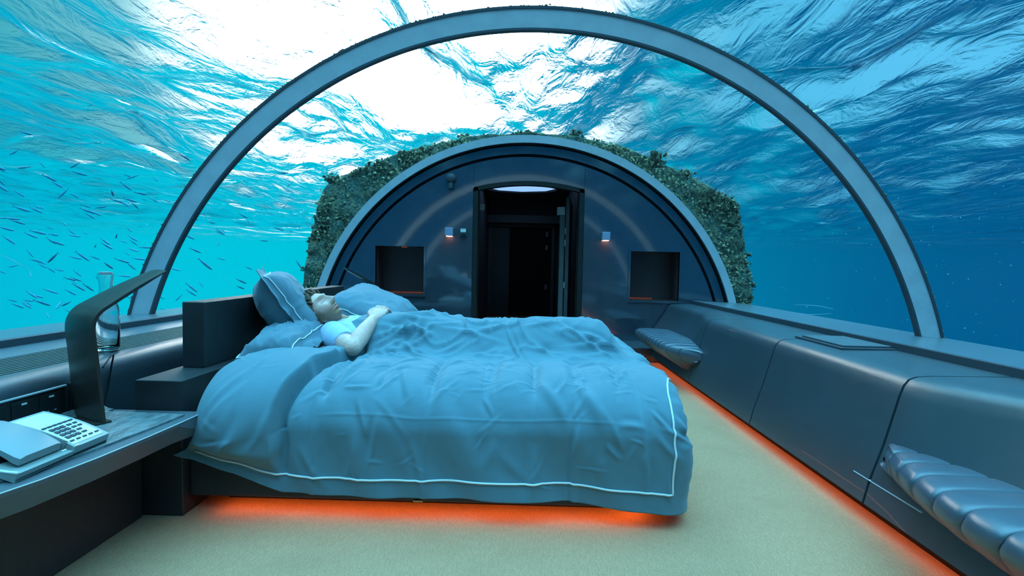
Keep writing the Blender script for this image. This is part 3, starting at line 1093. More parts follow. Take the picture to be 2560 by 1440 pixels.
def crease(u0, v0, ang, ln, wd, amp):
    """one fold: a ridge along a slightly curved line, with a shallow valley beside it"""
    global D
    c_, s_ = cos(ang), sin(ang)
    a_ = (U - u0) * c_ + (V - v0) * s_
    q_ = -(U - u0) * s_ + (V - v0) * c_
    q_ = q_ + (a_ / ln) ** 2 * ln * 0.25 * math.sin(u0 * 37 + v0 * 11)
    env = np.clip(1 - (2 * a_ / ln) ** 2, 0, 1) ** 1.5
    D += amp * env * (np.exp(-(q_ / wd) ** 2) - 0.55 * np.exp(-((q_ - 1.9 * wd) / (1.3 * wd)) ** 2))


for i in range(34):     # over and around the sleeper: folds running along the body
    crease(cr.uniform(-0.75, 0.50), cr.uniform(0.72, 1.30), cr.gauss(-0.15, 0.45), cr.uniform(0.18, 0.50), cr.uniform(0.009, 0.018), cr.uniform(0.008, 0.018))
for i in range(26):     # front half of the top: folds from the rim inwards
    crease(cr.uniform(-0.85, 0.52), cr.uniform(0.36, 0.78), cr.gauss(1.0, 0.45), cr.uniform(0.10, 0.28), cr.uniform(0.007, 0.014), cr.uniform(0.004, 0.010))
for i in range(12):     # folds gathered round the arm and chest
    crease(-0.62 + cr.gauss(0, 0.10), 0.98 + cr.gauss(0, 0.10), cr.uniform(-0.5, 0.9), cr.uniform(0.18, 0.34), 0.012, cr.uniform(0.008, 0.014))
for i in range(16):     # hanging front
    crease(cr.uniform(-1.2, 0.6), cr.uniform(0.10, 0.34), cr.gauss(1.45, 0.35), cr.uniform(0.10, 0.30), cr.uniform(0.010, 0.022), cr.uniform(0.003, 0.009))
for i in range(10):     # near foot corner
    crease(cr.uniform(0.35, 0.66), cr.uniform(0.08, 0.42), cr.gauss(-0.9, 0.4), cr.uniform(0.10, 0.22), cr.uniform(0.008, 0.014), cr.uniform(0.004, 0.009))
for i in range(8):      # flap
    crease(cr.uniform(-1.2, -0.98), cr.uniform(0.2, 0.75), cr.gauss(0.9, 0.4), cr.uniform(0.10, 0.25), 0.012, cr.uniform(0.003, 0.007))
for i in range(70):     # fine wrinkles
    crease(cr.uniform(-1.2, 0.62), cr.uniform(0.06, 1.25), cr.uniform(-0.6, 1.7), cr.uniform(0.06, 0.20), cr.uniform(0.0055, 0.008), cr.uniform(0.0015, 0.0035))
for xs_ in (-0.80, -0.36, -0.11, 0.07, 0.24, 0.42):     # puckers along the stitching
    for k in range(7):
        crease(xs_ + cr.gauss(0, 0.02), 0.46 + 0.05 * k + cr.gauss(0, 0.01), cr.gauss(0.35, 0.35), cr.uniform(0.07, 0.13), 0.0065, cr.uniform(0.003, 0.006))
far_h = sst(2.95, 3.2, ytop)
D += far_h * (0.016 * rid ** 3 + 0.008 * vnoise(U * 7, V * 6, 0, 71))
# foot end: loose wavy hem
foot = sst(0.0, 0.14, over)
D += foot * (0.022 * vnoise(U * 3, V * 9, 0, 72) + 0.012 * vnoise(U * 8, V * 22, 0, 73) + 0.012)
# flare of the hem corner by the bedside table
Pd = P0 + N0 * D[..., None]
hemk = np.exp(-V / 0.10)
Pd[..., 1] -= 0.030 * hemk * (1 - sst(-1.15, -0.80, U)) + 0.008 * hemk * vnoise(U * 5, 0.0, 0, 74)
Pd[..., 0] -= 0.045 * hemk * (1 - sst(-1.28, -1.0, U))
Pd[..., 1] = np.where(V < 0.26, np.minimum(Pd[..., 1], np.where(U < 0.5, 1.975, 9)), Pd[..., 1])
duvet = empty('duvet', (-0.3, 3.0, 0.5), 'crumpled grey-blue duvet with thin white piping draped over the bed', 'duvet')
Nd = grid_normals(Pd)
up_ = Nd[int(nb_r * 0.6), 100, 2]      # grid_normals gives the opposite of the face normal
dv = put('duvet_cover', grid_mesh('duvet_cover', Pd[:, ::-1] if up_ > 0 else Pd), M_duvet, duvet)
so = dv.modifiers.new('thick', 'SOLIDIFY')
so.thickness = 0.012
so.offset = -1
# piping follows the border, one hand's width inside the hem
Nd = grid_normals(Pd)
if Nd[int(nb_r * 0.6), 100, 2] < 0:
    Nd = -Nd
row = int(np.argmin(np.abs(arc[:, 0] - 0.075)))
col_ = int(np.argmin(np.abs(Xs[row] - 0.615)))
pp = [Pd[row, j] + Nd[row, j] * 0.003 for j in range(6, col_ + 1, 3)]
MB().tube(pp, 0.0042, 6).build('piping', M_pipe, duvet, True)
pp = []
for i in range(row, int(nb_r * 0.95), 2):
    k_ = float(sst(0.45, 0.9, arc[i, 0]))
    jf = float(np.interp(0.615 + 0.12 * k_, Xs[i], np.arange(na_c)))
    j, fq = int(jf), jf - int(jf)
    pp.append((Pd[i, j] + Nd[i, j] * 0.003) * (1 - fq) + (Pd[i, j + 1] + Nd[i, j + 1] * 0.003) * fq)
MB().tube(pp, 0.0042, 6).build('piping', M_pipe, duvet, True)

# ------------------------------------------------------------------ pillows
def pillow(label, c, normal, updir, w_, h_, t_, seed, flange=0.045, droop=0.0, crumple=1.0, pipe_sides=True):
    """c centre; normal: thickness axis; updir: the h axis; w axis = updir x normal"""
    n = Vector(normal).normalized()
    h = Vector(updir)
    h = (h - n * h.dot(n)).normalized()
    wv = h.cross(n)
    e_ = empty('pillow', c, label, 'pillow', 'pillows on the bed')
    nu, nv = 70, 56
    u = np.linspace(-1, 1, nu)[:, None]
    v = np.linspace(-1, 1, nv)[None, :]
    fu, fv = flange / (w_ / 2 + flange), flange / (h_ / 2 + flange)
    iu, iv = np.clip(np.abs(u) / (1 - fu), 0, 1), np.clip(np.abs(v) / (1 - fv), 0, 1)
    th = np.sqrt(np.clip(1 - iu ** 3.2, 0, 1)) * np.sqrt(np.clip(1 - iv ** 3.2, 0, 1))
    th = th ** 0.9
    W, H = w_ / 2 + flange, h_ / 2 + flange
    pull = 1 - 0.07 * (1 - np.abs(v) ** 2) * np.abs(u) ** 4 - 0.0
    pull2 = 1 - 0.07 * (1 - np.abs(u) ** 2) * np.abs(v) ** 4
    mesh_sides = []
    C0, n_, h_v, w_v = np.array(c), np.array(n), np.array(h), np.array(wv)
    for sd in (1, -1):
        wr_ = crumple * (0.006 * vnoise(u * 3 + v * 2, v * 3, sd, seed) + 0.009 * (1 - np.abs(vnoise(u * 4.5 - v * 3, v * 4.5 + u * 2, sd, seed + 5))) ** 4)
        tz = sd * (t_ / 2 * th * (1 + 0.12 * vnoise(u * 2, v * 2, sd, seed + 9))) + wr_ * np.minimum(1, th * 2.5) * sd
        edgew = 0.012 * vnoise(u * 6, v * 6, 0, seed + 3) * (1 - np.minimum(1, th * 3)) * crumple
        tz = tz + edgew - droop * (np.clip((np.maximum(np.abs(u), np.abs(v)) - 0.55) / 0.45, 0, 1) ** 2) + sd * 0.0012
        P = C0 + (u * W * pull)[..., None] * w_v + (v * H * pull2)[..., None] * h_v + tz[..., None] * n_
        mesh_sides.append(P)
    A, B = mesh_sides
    ring_idx = [(0, j) for j in range(nv)] + [(i, nv - 1) for i in range(1, nu)] + [(nu - 1, j) for j in range(nv - 2, -1, -1)] + [(i, 0) for i in range(nu - 2, 0, -1)]
    bm = bmesh.new()
    va = [[bm.verts.new(A[i, j]) for j in range(nv)] for i in range(nu)]
    vb = [[bm.verts.new(B[i, j]) for j in range(nv)] for i in range(nu)]
    for i in range(nu - 1):
        for j in range(nv - 1):
            bm.faces.new((va[i][j], va[i + 1][j], va[i + 1][j + 1], va[i][j + 1]))
            bm.faces.new((vb[i][j], vb[i][j + 1], vb[i + 1][j + 1], vb[i + 1][j]))
    for k in range(len(ring_idx)):
        a_, b_ = ring_idx[k], ring_idx[(k + 1) % len(ring_idx)]
        bm.faces.new((va[a_[0]][a_[1]], va[b_[0]][b_[1]], vb[b_[0]][b_[1]], vb[a_[0]][a_[1]]))
    m_ = MB()
    m_.bm.free()
    m_.bm = bm
    m_.build('pillowcase', M_pillow, e_, True)
    iu0 = int(round((nu - 1) * (fu / 2)))
    jv0 = int(round((nv - 1) * (fv / 2)))
    loop = [(i, jv0) for i in range(iu0, nu - 1 - iu0)] + [(nu - 1 - iu0, j) for j in range(jv0, nv - 1 - jv0)] + \
           [(i, nv - 1 - jv0) for i in range(nu - 1 - iu0, iu0, -1)] + [(iu0, j) for j in range(nv - 1 - jv0, jv0, -1)]
    MB().tube([A[i, j] + n_ * 0.003 for i, j in loop], 0.0030, 6, closed=True).build('piping', M_pipe, e_, True)
    return e_


pillow('upright grey-blue pillow with white piping behind the sleeper\'s head', (-1.265, 2.70, 0.782), (0.756, 0.34, 0.54), (-0.49, -0.23, 0.84), 0.46, 0.42, 0.22, 3, 0.045, crumple=0.7)
pillow('lowest pillow with a drooping piped edge next to the bedside table', (-1.165, 2.48, 0.635), (-0.16, -0.14, 0.97), (-1, 0, -0.2), 0.50, 0.26, 0.17, 11, 0.05, droop=0.03, crumple=1.2)
pillow('plump pillow on the far half of the bed behind the sleeper', (-1.00, 3.42, 0.695), (0.36, -0.12, 0.92), (-0.93, 0, 0.36), 0.66, 0.52, 0.25, 23, 0.05, crumple=0.9)

# ------------------------------------------------------------------ sleeper
HC = Vector((-1.085, 2.70, 0.764))
HU = Vector((-0.84, 0.0, 0.54)).normalized()
HF = Vector((0.52, -0.28, 0.80))
HF = (HF - HU * HF.dot(HU)).normalized()
HR = HF.cross(HU).normalized()


def head_pts(nth, nph, grow=0.0):
    th = np.linspace(0.0, pi, nth)[:, None]          # from crown
    ph = np.linspace(0, 2 * pi, nph, endpoint=False)[None, :]
    dr, df, du = np.sin(th) * np.sin(ph), np.sin(th) * np.cos(ph), np.cos(th) + 0 * ph
    r = dr * 0.076
    f = df * 0.097
    u = du * 0.118
    low = np.clip(-u / 0.118, 0, 1)
    r = r * (1 - 0.22 * low ** 1.4) * (1 - 0.06 * sst(0.03, 0.11, u))
    f = np.where(f > 0, f * 0.93, f * (1 - 0.42 * low))
    f = f + 0.012 * low
    fr_ = sst(0.0, 0.6, df)                          # weight: front of the head

    def g(rc, uc, sr, su):
        return np.exp(-((r - rc) / sr) ** 2 - ((u - uc) / su) ** 2) * fr_
    f = f + 0.013 * g(0, 0.033, 0.055, 0.012)                                # brow
    for sx in (-1, 1):
        f = f - 0.017 * g(sx * 0.031, 0.011, 0.017, 0.014)                   # sockets
        f = f + 0.009 * g(sx * 0.031, 0.009, 0.012, 0.0075)                   # closed lids
        f = f + 0.006 * g(sx * 0.043, -0.022, 0.020, 0.020)                  # cheeks
        f = f + 0.012 * g(sx * 0.012, -0.030, 0.008, 0.008)                  # nostrils
    ridge = np.interp(u, [-0.046, -0.034, -0.026, 0.004, 0.020, 0.04], [0, 0.026, 0.035, 0.020, 0.010, 0])
    f = f + ridge * np.exp(-(r / (0.0095 + 0.004 * sst(0.0, -0.03, u))) ** 2) * fr_
    f = f + 0.013 * g(0, -0.053, 0.022, 0.006) + 0.013 * g(0, -0.066, 0.019, 0.0065) - 0.010 * g(0, -0.0595, 0.024, 0.003)
    f = f - 0.007 * g(0, -0.078, 0.020, 0.006) + 0.017 * g(0, -0.096, 0.022, 0.014)
    if grow:
        k = 1 + grow
        r, f, u = r * k, f * k, u * k
    return r, f, u


def to_world(r, f, u):
    H, R_, F_, U_ = np.array(HC), np.array(HR), np.array(HF), np.array(HU)
    return H + r[..., None] * R_ + f[..., None] * F_ + u[..., None] * U_


def closed_sphere(bm, P):
    """P (nth, nph, 3), poles collapsed"""
    nth, nph = P.shape[:2]
    top, bot = bm.verts.new(P[0].mean(0)), bm.verts.new(P[-1].mean(0))
    R = [[bm.verts.new(P[i, j]) for j in range(nph)] for i in range(1, nth - 1)]
    for j in range(nph):
        k = (j + 1) % nph
        bm.faces.new((top, R[0][j], R[0][k]))
        bm.faces.new((bot, R[-1][k], R[-1][j]))
    for A, B in zip(R, R[1:]):
        for j in range(nph):
            k = (j + 1) % nph
            bm.faces.new((A[j], B[j], B[k], A[k]))


def limb(mb, pts, rad, n=16, sx=1.0):
    """closed tapered tube with round ends"""
    P = [Vector(p) for p in pts]
    d0, d1 = (P[0] - P[1]).normalized(), (P[-1] - P[-2]).normalized()
    pts2, r2 = [], []
    for k in (0.98, 0.8, 0.45):
        pts2.append(P[0] + d0 * rad[0] * k)
        r2.append(rad[0] * math.sqrt(1 - k * k))
    pts2 += P
    r2 += list(rad)
    for k in (0.45, 0.8, 0.98):
        pts2.append(P[-1] + d1 * rad[-1] * k)
        r2.append(rad[-1] * math.sqrt(1 - k * k))
    mb.tube(pts2, r2, n)


def remeshed(name, mb, voxel, smooth_it, mat, parent):
    bmesh.ops.recalc_face_normals(mb.bm, faces=mb.bm.faces[:])
    me = bpy.data.meshes.new(name + '_src')
    mb.bm.to_mesh(me)
    mb.bm.free()
    o_ = bpy.data.objects.new(name + '_src', me)
    COL.objects.link(o_)
    rm = o_.modifiers.new('r', 'REMESH')
    rm.mode = 'VOXEL'
    rm.voxel_size = voxel
    if smooth_it:
        sm = o_.modifiers.new('s', 'SMOOTH')
        sm.iterations = smooth_it
        sm.factor = 0.5
    dg = bpy.context.evaluated_depsgraph_get()
    ev = o_.evaluated_get(dg)
    new = bpy.data.meshes.new_from_object(ev)
    new.name = name
    bpy.data.objects.remove(o_)
    bpy.data.meshes.remove(me)
    return put(name, new, mat, parent, True)


M_skin = bpy.data.materials.new('skin')
M_skin.use_nodes = True
t = NT(M_skin.node_tree)
p = t.n['Principled BSDF']
p.inputs['Roughness'].default_value = 0.55
p.inputs['Subsurface Weight'].default_value = 0.0
at_ = t.add('ShaderNodeAttribute', attribute_name='tint')
tc = t.add('ShaderNodeTexCoord')
nz = t.noise(tc.outputs['Object'], 30, 4)
nh = t.noise(tc.outputs['Object'], 420, 2, 0.7)
sk = t.mix(t.mapr(nz.outputs[0], 0.3, 0.7), rgb(232, 168, 154), rgb(240, 188, 174))
sep = t.add('ShaderNodeSeparateColor')
t.link(at_.outputs['Color'], sep.inputs[0])
brd = t.mix(t.mapr(nh.outputs[0], 0.3, 0.7), rgb(104, 72, 50), rgb(176, 128, 94))
sk = t.mix(sep.outputs[0], sk, brd)                       # beard, brows
sk = t.mix(sep.outputs[1], sk, rgb(196, 122, 112))        # lips
sk = t.mix(sep.outputs[2], sk, rgb(90, 62, 48))           # lashes
t.link(sk, p.inputs['Base Color'])
bn = t.add('ShaderNodeBump')
bn.inputs['Strength'].default_value = 0.15
bn.inputs['Distance'].default_value = 0.003
t.link(nh.outputs[0], bn.inputs['Height'])
t.link(bn.outputs[0], p.inputs['Normal'])

person = empty('person', (-0.6, 2.76, 0.5), 'person in a pale T-shirt asleep on their back with hands folded on the duvet', 'person')
pb = MB()
r_, f_, u_ = head_pts(96, 128)
closed_sphere(pb.bm, to_world(r_, f_, u_))
for sx in (-1, 1):                                         # ears
    c_ = HC + HR * (sx * 0.078) - HF * 0.010 - HU * 0.004
    rot_ = Matrix((HR, HF, HU)).transposed()
    pb.ball(c_, 1.0, 3, (0.010, 0.019, 0.032), rot_)
    pb.ball(c_ + HR * sx * 0.006 - HF * 0.004 + HU * 0.010, 1.0, 3, (0.007, 0.017, 0.020), rot_)
neck0 = HC - HU * 0.055 - HF * 0.022
limb(pb, [neck0, (-0.985, 2.745, 0.69), (-0.935, 2.76, 0.65)], [0.056, 0.056, 0.066], 24)


def tor(mb, secs, n=28):
    """torso: list of (x, y, z, half width y, half height z)"""
    rings = []
    for x, y, z, a, b in secs:
        rings.append([(x, y + a * math.copysign(abs(cos(q)) ** 0.85, cos(q)), z + b * math.copysign(abs(sin(q)) ** 0.85, sin(q))) for q in np.linspace(0, 2 * pi, n, endpoint=False)])
    mb.loft(rings)


TORSO = [(-1.00, 2.76, 0.66, 0.05, 0.04), (-0.985, 2.76, 0.65, 0.13, 0.07), (-0.94, 2.76, 0.63, 0.185, 0.088), (-0.86, 2.76, 0.612, 0.180, 0.092), (-0.72, 2.76, 0.595, 0.165, 0.085),
         (-0.56, 2.76, 0.585, 0.155, 0.078), (-0.42, 2.765, 0.58, 0.155, 0.075), (-0.30, 2.77, 0.58, 0.160, 0.074), (-0.20, 2.77, 0.58, 0.14, 0.07), (-0.15, 2.77, 0.58, 0.08, 0.05)]
tor(pb, TORSO)
# legs under the duvet
for sy in (-1, 1):
    limb(pb, [(-0.24, 2.77 + sy * 0.085, 0.585), (0.02, 2.77 + sy * 0.10, 0.585), (0.16, 2.77 + sy * 0.10, 0.59), (0.30, 2.77 + sy * 0.105, 0.565), (0.40, 2.77 + sy * 0.11, 0.55)],
         [0.078, 0.062, 0.050, 0.046, 0.036], 16)
    limb(pb, [(0.40, 2.77 + sy * 0.11, 0.545), (0.405, 2.77 + sy * 0.12, 0.585), (0.415, 2.77 + sy * 0.13, 0.62)], [0.036, 0.034, 0.026], 12)
# near arm (bare forearm) and far arm
SH_N, EL_N, WR_N = (-0.965, 2.575, 0.650), (-0.815, 2.425, 0.618), (-0.782, 2.645, 0.730)
limb(pb, [SH_N, (-0.895, 2.49, 0.637), EL_N], [0.060, 0.052, 0.043], 20)
limb(pb, [EL_N, (-0.805, 2.49, 0.652), (-0.792, 2.57, 0.694), WR_N], [0.043, 0.046, 0.039, 0.029], 20)
SH_F, EL_F, WR_F = (-0.965, 2.945, 0.650), (-0.80, 3.06, 0.630), (-0.765, 2.868, 0.728)
limb(pb, [SH_F, (-0.885, 3.01, 0.64), EL_F], [0.058, 0.050, 0.042], 20)
limb(pb, [EL_F, (-0.785, 2.98, 0.672), WR_F], [0.042, 0.040, 0.029], 20)


def hand(mb, wrist, knuck, thumb_dir, up, tip_drop, spread, lens):
    """palm from the wrist to the knuckle line, four fingers bent over, thumb from the side of the palm"""
    W_, K_ = Vector(wrist), Vector(knuck)
    ax = (K_ - W_).normalized()
    T_ = Vector(thumb_dir).normalized()
    U_ = Vector(up).normalized()
    rings = []
    for q, wd, hh in ((-0.15, 0.020, 0.014), (0.0, 0.026, 0.019), (0.35, 0.034, 0.019), (0.75, 0.041, 0.016), (1.0, 0.042, 0.013), (1.08, 0.036, 0.008)):
        c_ = W_.lerp(K_, q)
        rings.append([c_ + T_ * (wd * cos(a)) + U_ * (hh * sin(a)) for a in np.linspace(0, 2 * pi, 16, endpoint=False)])
    mb.loft(rings)
    for i in range(4):
        off = T_ * (0.031 - 0.0207 * i) * spread
        k0 = K_ + off - ax * 0.012
        l_ = lens[i]
        k1 = k0 + ax * l_ * 0.55 + U_ * 0.004
        k2 = k1 + ax * l_ * 0.33 - U_ * tip_drop * 0.45
        k3 = k2 + ax * l_ * 0.16 - U_ * tip_drop * 0.55
        limb(mb, [k0, k1, k2, k3], [0.0098, 0.0090, 0.0082, 0.0070], 12)
    t0 = W_.lerp(K_, 0.25) + T_ * 0.026
    t1 = t0 + T_ * 0.022 + ax * 0.022
    t2 = t1 + ax * 0.026 + T_ * 0.002
    t3 = t2 + ax * 0.020 - T_ * 0.006
    limb(mb, [t0, t1, t2, t3], [0.013, 0.0115, 0.010, 0.0078], 12)


hand(pb, (-0.781, 2.652, 0.735), (-0.762, 2.722, 0.772), (-0.96, 0.20, 0.18), (-0.1, -0.42, 0.9), 0.034, 1.0, (0.070, 0.077, 0.072, 0.058))
hand(pb, (-0.765, 2.862, 0.728), (-0.768, 2.790, 0.742), (-0.97, -0.10, 0.2), (-0.1, 0.30, 0.93), 0.016, 1.0, (0.066, 0.072, 0.068, 0.055))
body = remeshed('body', pb, 0.0030, 1, M_skin, person)
# tint attribute: beard and brows, lips, lashes
me = body.data
co = np.zeros(len(me.vertices) * 3)
me.vertices.foreach_get('co', co)
rel = co.reshape(-1, 3) - np.array(HC)
lr, lf, lu = rel @ np.array(HR), rel @ np.array(HF), rel @ np.array(HU)
inh = (np.abs(lr) < 0.095) & (np.abs(lu) < 0.135) & (lf > -0.1) & (lf < 0.135)
jaw = sst(-0.028, -0.060, lu - 0.55 * np.clip(np.abs(lr) - 0.045, 0, 1) * 1.0 + 0.0) * sst(-0.005, 0.02, lf)
mou = np.exp(-(lr / 0.026) ** 4 - ((lu + 0.0445) / 0.005) ** 2) * (lf > 0.05)
side = sst(0.058, 0.068, np.abs(lr)) * sst(-0.004, 0.01, lf) * (1 - sst(0.03, 0.05, lf)) * sst(0.03, -0.02, lu)
brow = sum(np.exp(-((lr - sx * 0.033) / 0.018) ** 4 - ((lu - 0.0335 + 0.10 * abs(0) + 0.004 * 0) / 0.0045) ** 2) for sx in (-1, 1)) * (lf > 0.05)
lipm = np.exp(-(lr / 0.021) ** 4 - ((lu + 0.059) / 0.008) ** 4) * (lf > 0.06)
under = np.exp(-(lr / 0.012) ** 2 - ((lu + 0.079) / 0.008) ** 2)
lash = sum(np.exp(-((lr - sx * 0.031) / 0.014) ** 4 - ((lu - 0.0035) / 0.0026) ** 2) for sx in (-1, 1)) * (lf > 0.05)
beard = np.clip((jaw * 0.8 + mou * 0.8 + side * 0.7 + brow * 0.85), 0, 0.9) * (1 - lipm) * inh
neckb = (lu > -0.145)
tint = np.zeros((len(me.vertices), 4), np.float32)
tint[:, 0] = beard * neckb
tint[:, 1] = lipm * 0.8 * inh
tint[:, 2] = lash * 0.9 * inh
tint[:, 3] = 1
ca = me.color_attributes.new('tint', 'FLOAT_COLOR', 'POINT')
ca.data.foreach_set('color', tint.reshape(-1))

# hair: a cap with tufts brushed up from the forehead
M_hair = material('hair', rgb(92, 68, 52), 0.6, bump=0.8, bscale=220, var=0.4, vscale=60, bdist=0.006, stretch=(1, 1, 1))
hm = MB()
nth, nph = 60, 84
r_, f_, u_ = head_pts(nth, nph)
lim = np.interp(np.abs(np.linspace(0, 2 * pi, nph, endpoint=False) - pi), [0, 1.35, 1.75, 2.1, 2.55, pi], [2.25, 2.2, 1.75, 1.30, 0.98, 0.92])[None, :] + 0.03 * vnoise(np.arange(nph) * 0.7, 0, 0, 90)
thg = np.linspace(0, pi, nth)[:, None]
cov = sst(0.0, 0.16, lim - thg)
kk = np.where(cov > 0, 0.016 * cov + 0.006 * cov * vnoise(r_ * 90, f_ * 90, u_ * 90, 91), -0.012)
nrm_ = np.stack([r_ / 0.076 ** 2, f_ / 0.097 ** 2, u_ / 0.118 ** 2], -1)
nrm_ /= np.linalg.norm(nrm_, axis=-1, keepdims=True)
closed_sphere(hm.bm, to_world(r_ + nrm_[..., 0] * kk, f_ + nrm_[..., 1] * kk, u_ + nrm_[..., 2] * kk))
hair = hm.build('hair', M_hair, person, True)
tf_ = MB()
for i in range(150):
    th_ = rnd.uniform(0.05, 1.25)
    ph_ = rnd.uniform(-2.4, 2.4)
    lim_ = np.interp(pi - abs(ph_), [0, 1.35, 1.75, 2.1, 2.55, pi], [2.25, 2.2, 1.75, 1.30, 0.98, 0.92])
    if th_ > lim_ - 0.02:
        continue
    d = Vector((sin(th_) * sin(ph_), sin(th_) * cos(ph_), cos(th_)))
    b0 = Vector((d.x * 0.078, d.y * 0.098, d.z * 0.122))
    lift = 0.030 if d.y > 0.2 else 0.018
    b1 = b0 + d * lift * 0.6 + Vector((rnd.uniform(-.006, .006), -0.006, 0.006))
    b2 = b1 + d * lift * 0.25 + Vector((rnd.uniform(-.010, .010), -0.016, 0.006))
    tf_.tube([HC + HR * q.x + HF * q.y + HU * q.z for q in (b0, b1, b2)], [0.008, 0.006, 0.0012], 5)
tfo = tf_.build('hair_tufts', M_hair, hair, True)
tfo['kind'] = 'stuff'

# T-shirt
M_shirt = cloth_mat('shirt_cotton', rgb(172, 192, 222), 0.85, 0.25)
sm_ = MB()
tor(sm_, [(x, y, z, a + 0.011, b_ + 0.010) for x, y, z, a, b_ in TORSO[1:7]])
for S_, E_, sy in ((SH_N, EL_N, -1), (SH_F, EL_F, 1)):
    a, c = Vector(S_), Vector(E_)
    inner = Vector((-0.93, 2.76 + sy * 0.10, 0.635))
    rr_ = []
    ax = (c - a).normalized()
    pts_ = [inner, a - ax * 0.02 + Vector((0.0, -sy * 0.01, 0)), a.lerp(c, 0.25), a.lerp(c, 0.50), a.lerp(c, 0.64)]
    rad_ = [0.080, 0.073, 0.071, 0.066, 0.062]
    sm_.tube(pts_, rad_, 24)
shirt = remeshed('t_shirt', sm_, 0.006, 2, M_shirt, person)
cl_ = MB().tube([Vector((-0.965, 2.755, 0.668)) + Vector((0.0, cos(q), 0.0)) * 0.066 + Vector((0.55, 0, 0.835)) * (0.060 * sin(q)) + Vector((0.012, 0, 0.0)) for q in np.linspace(0, 2 * pi, 40, endpoint=False)], 0.008, 8, closed=True)
cl_.build('collar', M_shirt, shirt, True)

# ------------------------------------------------------------------ bedside table and what stands on it
edge = [(-1.243, 1.945), (-1.247, 1.80), (-1.253, 1.65), (-1.267, 1.475), (-1.291, 1.31), (-1.322, 1.20), (-1.375, 1.05), (-1.45, 0.90), (-1.56, 0.74), (-1.672, 0.62)]
bt = empty('bedside_table', (-1.5, 1.5, 0), 'dark curved bedside table between the side wall and the bed', 'table')
tp = MB()
low = [(x - 0.028 if i else x, y) for i, (x, y) in enumerate(edge)]
top_poly = [(-1.674, 1.945)] + edge
bot_poly = [(-1.674, 1.945)] + low
tp.loft([[(x, y, 0.352) for x, y in bot_poly], [(x, y, 0.418) for x, y in top_poly], [(x, y, 0.430) for x, y in top_poly]])
tp.build('table_top', M_top, bt)
ed = MB()
ed.tube([(x, y, 0.4295) for x, y in edge[:-1]], 0.0022, 6)
ed.build('edge_bead', M_metal, bt, True)
MB().span((-1.674, 0.66, 0.0), (-1.492, 1.935, 0.352), 0.004).build('cabinet', M_dark, bt)

M_mat = material('embossed_leather', rgb(112, 120, 124), 0.38, bump=0.9, bscale=30, var=0.35, vscale=22, bdist=0.01, stretch=(1.6, 0.8, 1))
mt = empty('desk_mat', (-1.45, 1.6, 0.43), 'embossed grey leather mat with an upturned back edge on the bedside table', 'mat')
mo = [(-1.60, 1.90), (-1.283, 1.885), (-1.295, 1.72), (-1.318, 1.515), (-1.345, 1.352), (-1.402, 1.20), (-1.47, 1.05), (-1.60, 0.95)]
MB().prism(mo, 'z', 0.430, 0.4375).build('mat_sheet', M_mat, mt)
up_prof = [(-1.600, 0.4300), (-1.600, 0.4375), (-1.622, 0.441), (-1.642, 0.452), (-1.652, 0.468), (-1.657, 0.466), (-1.649, 0.447), (-1.630, 0.432)]
MB().loft([[(x, y, z) for x, z in up_prof] for y in np.linspace(0.95, 1.93, 6)]).build('upturned_edge', M_mat, mt, True, 50)

# arched reading lamps: one bent metal band
M_bronze = material('bronze_band', rgb(72, 62, 58), 0.36, 0.55, 0.5, bump=0.02, bscale=20, var=0.08)


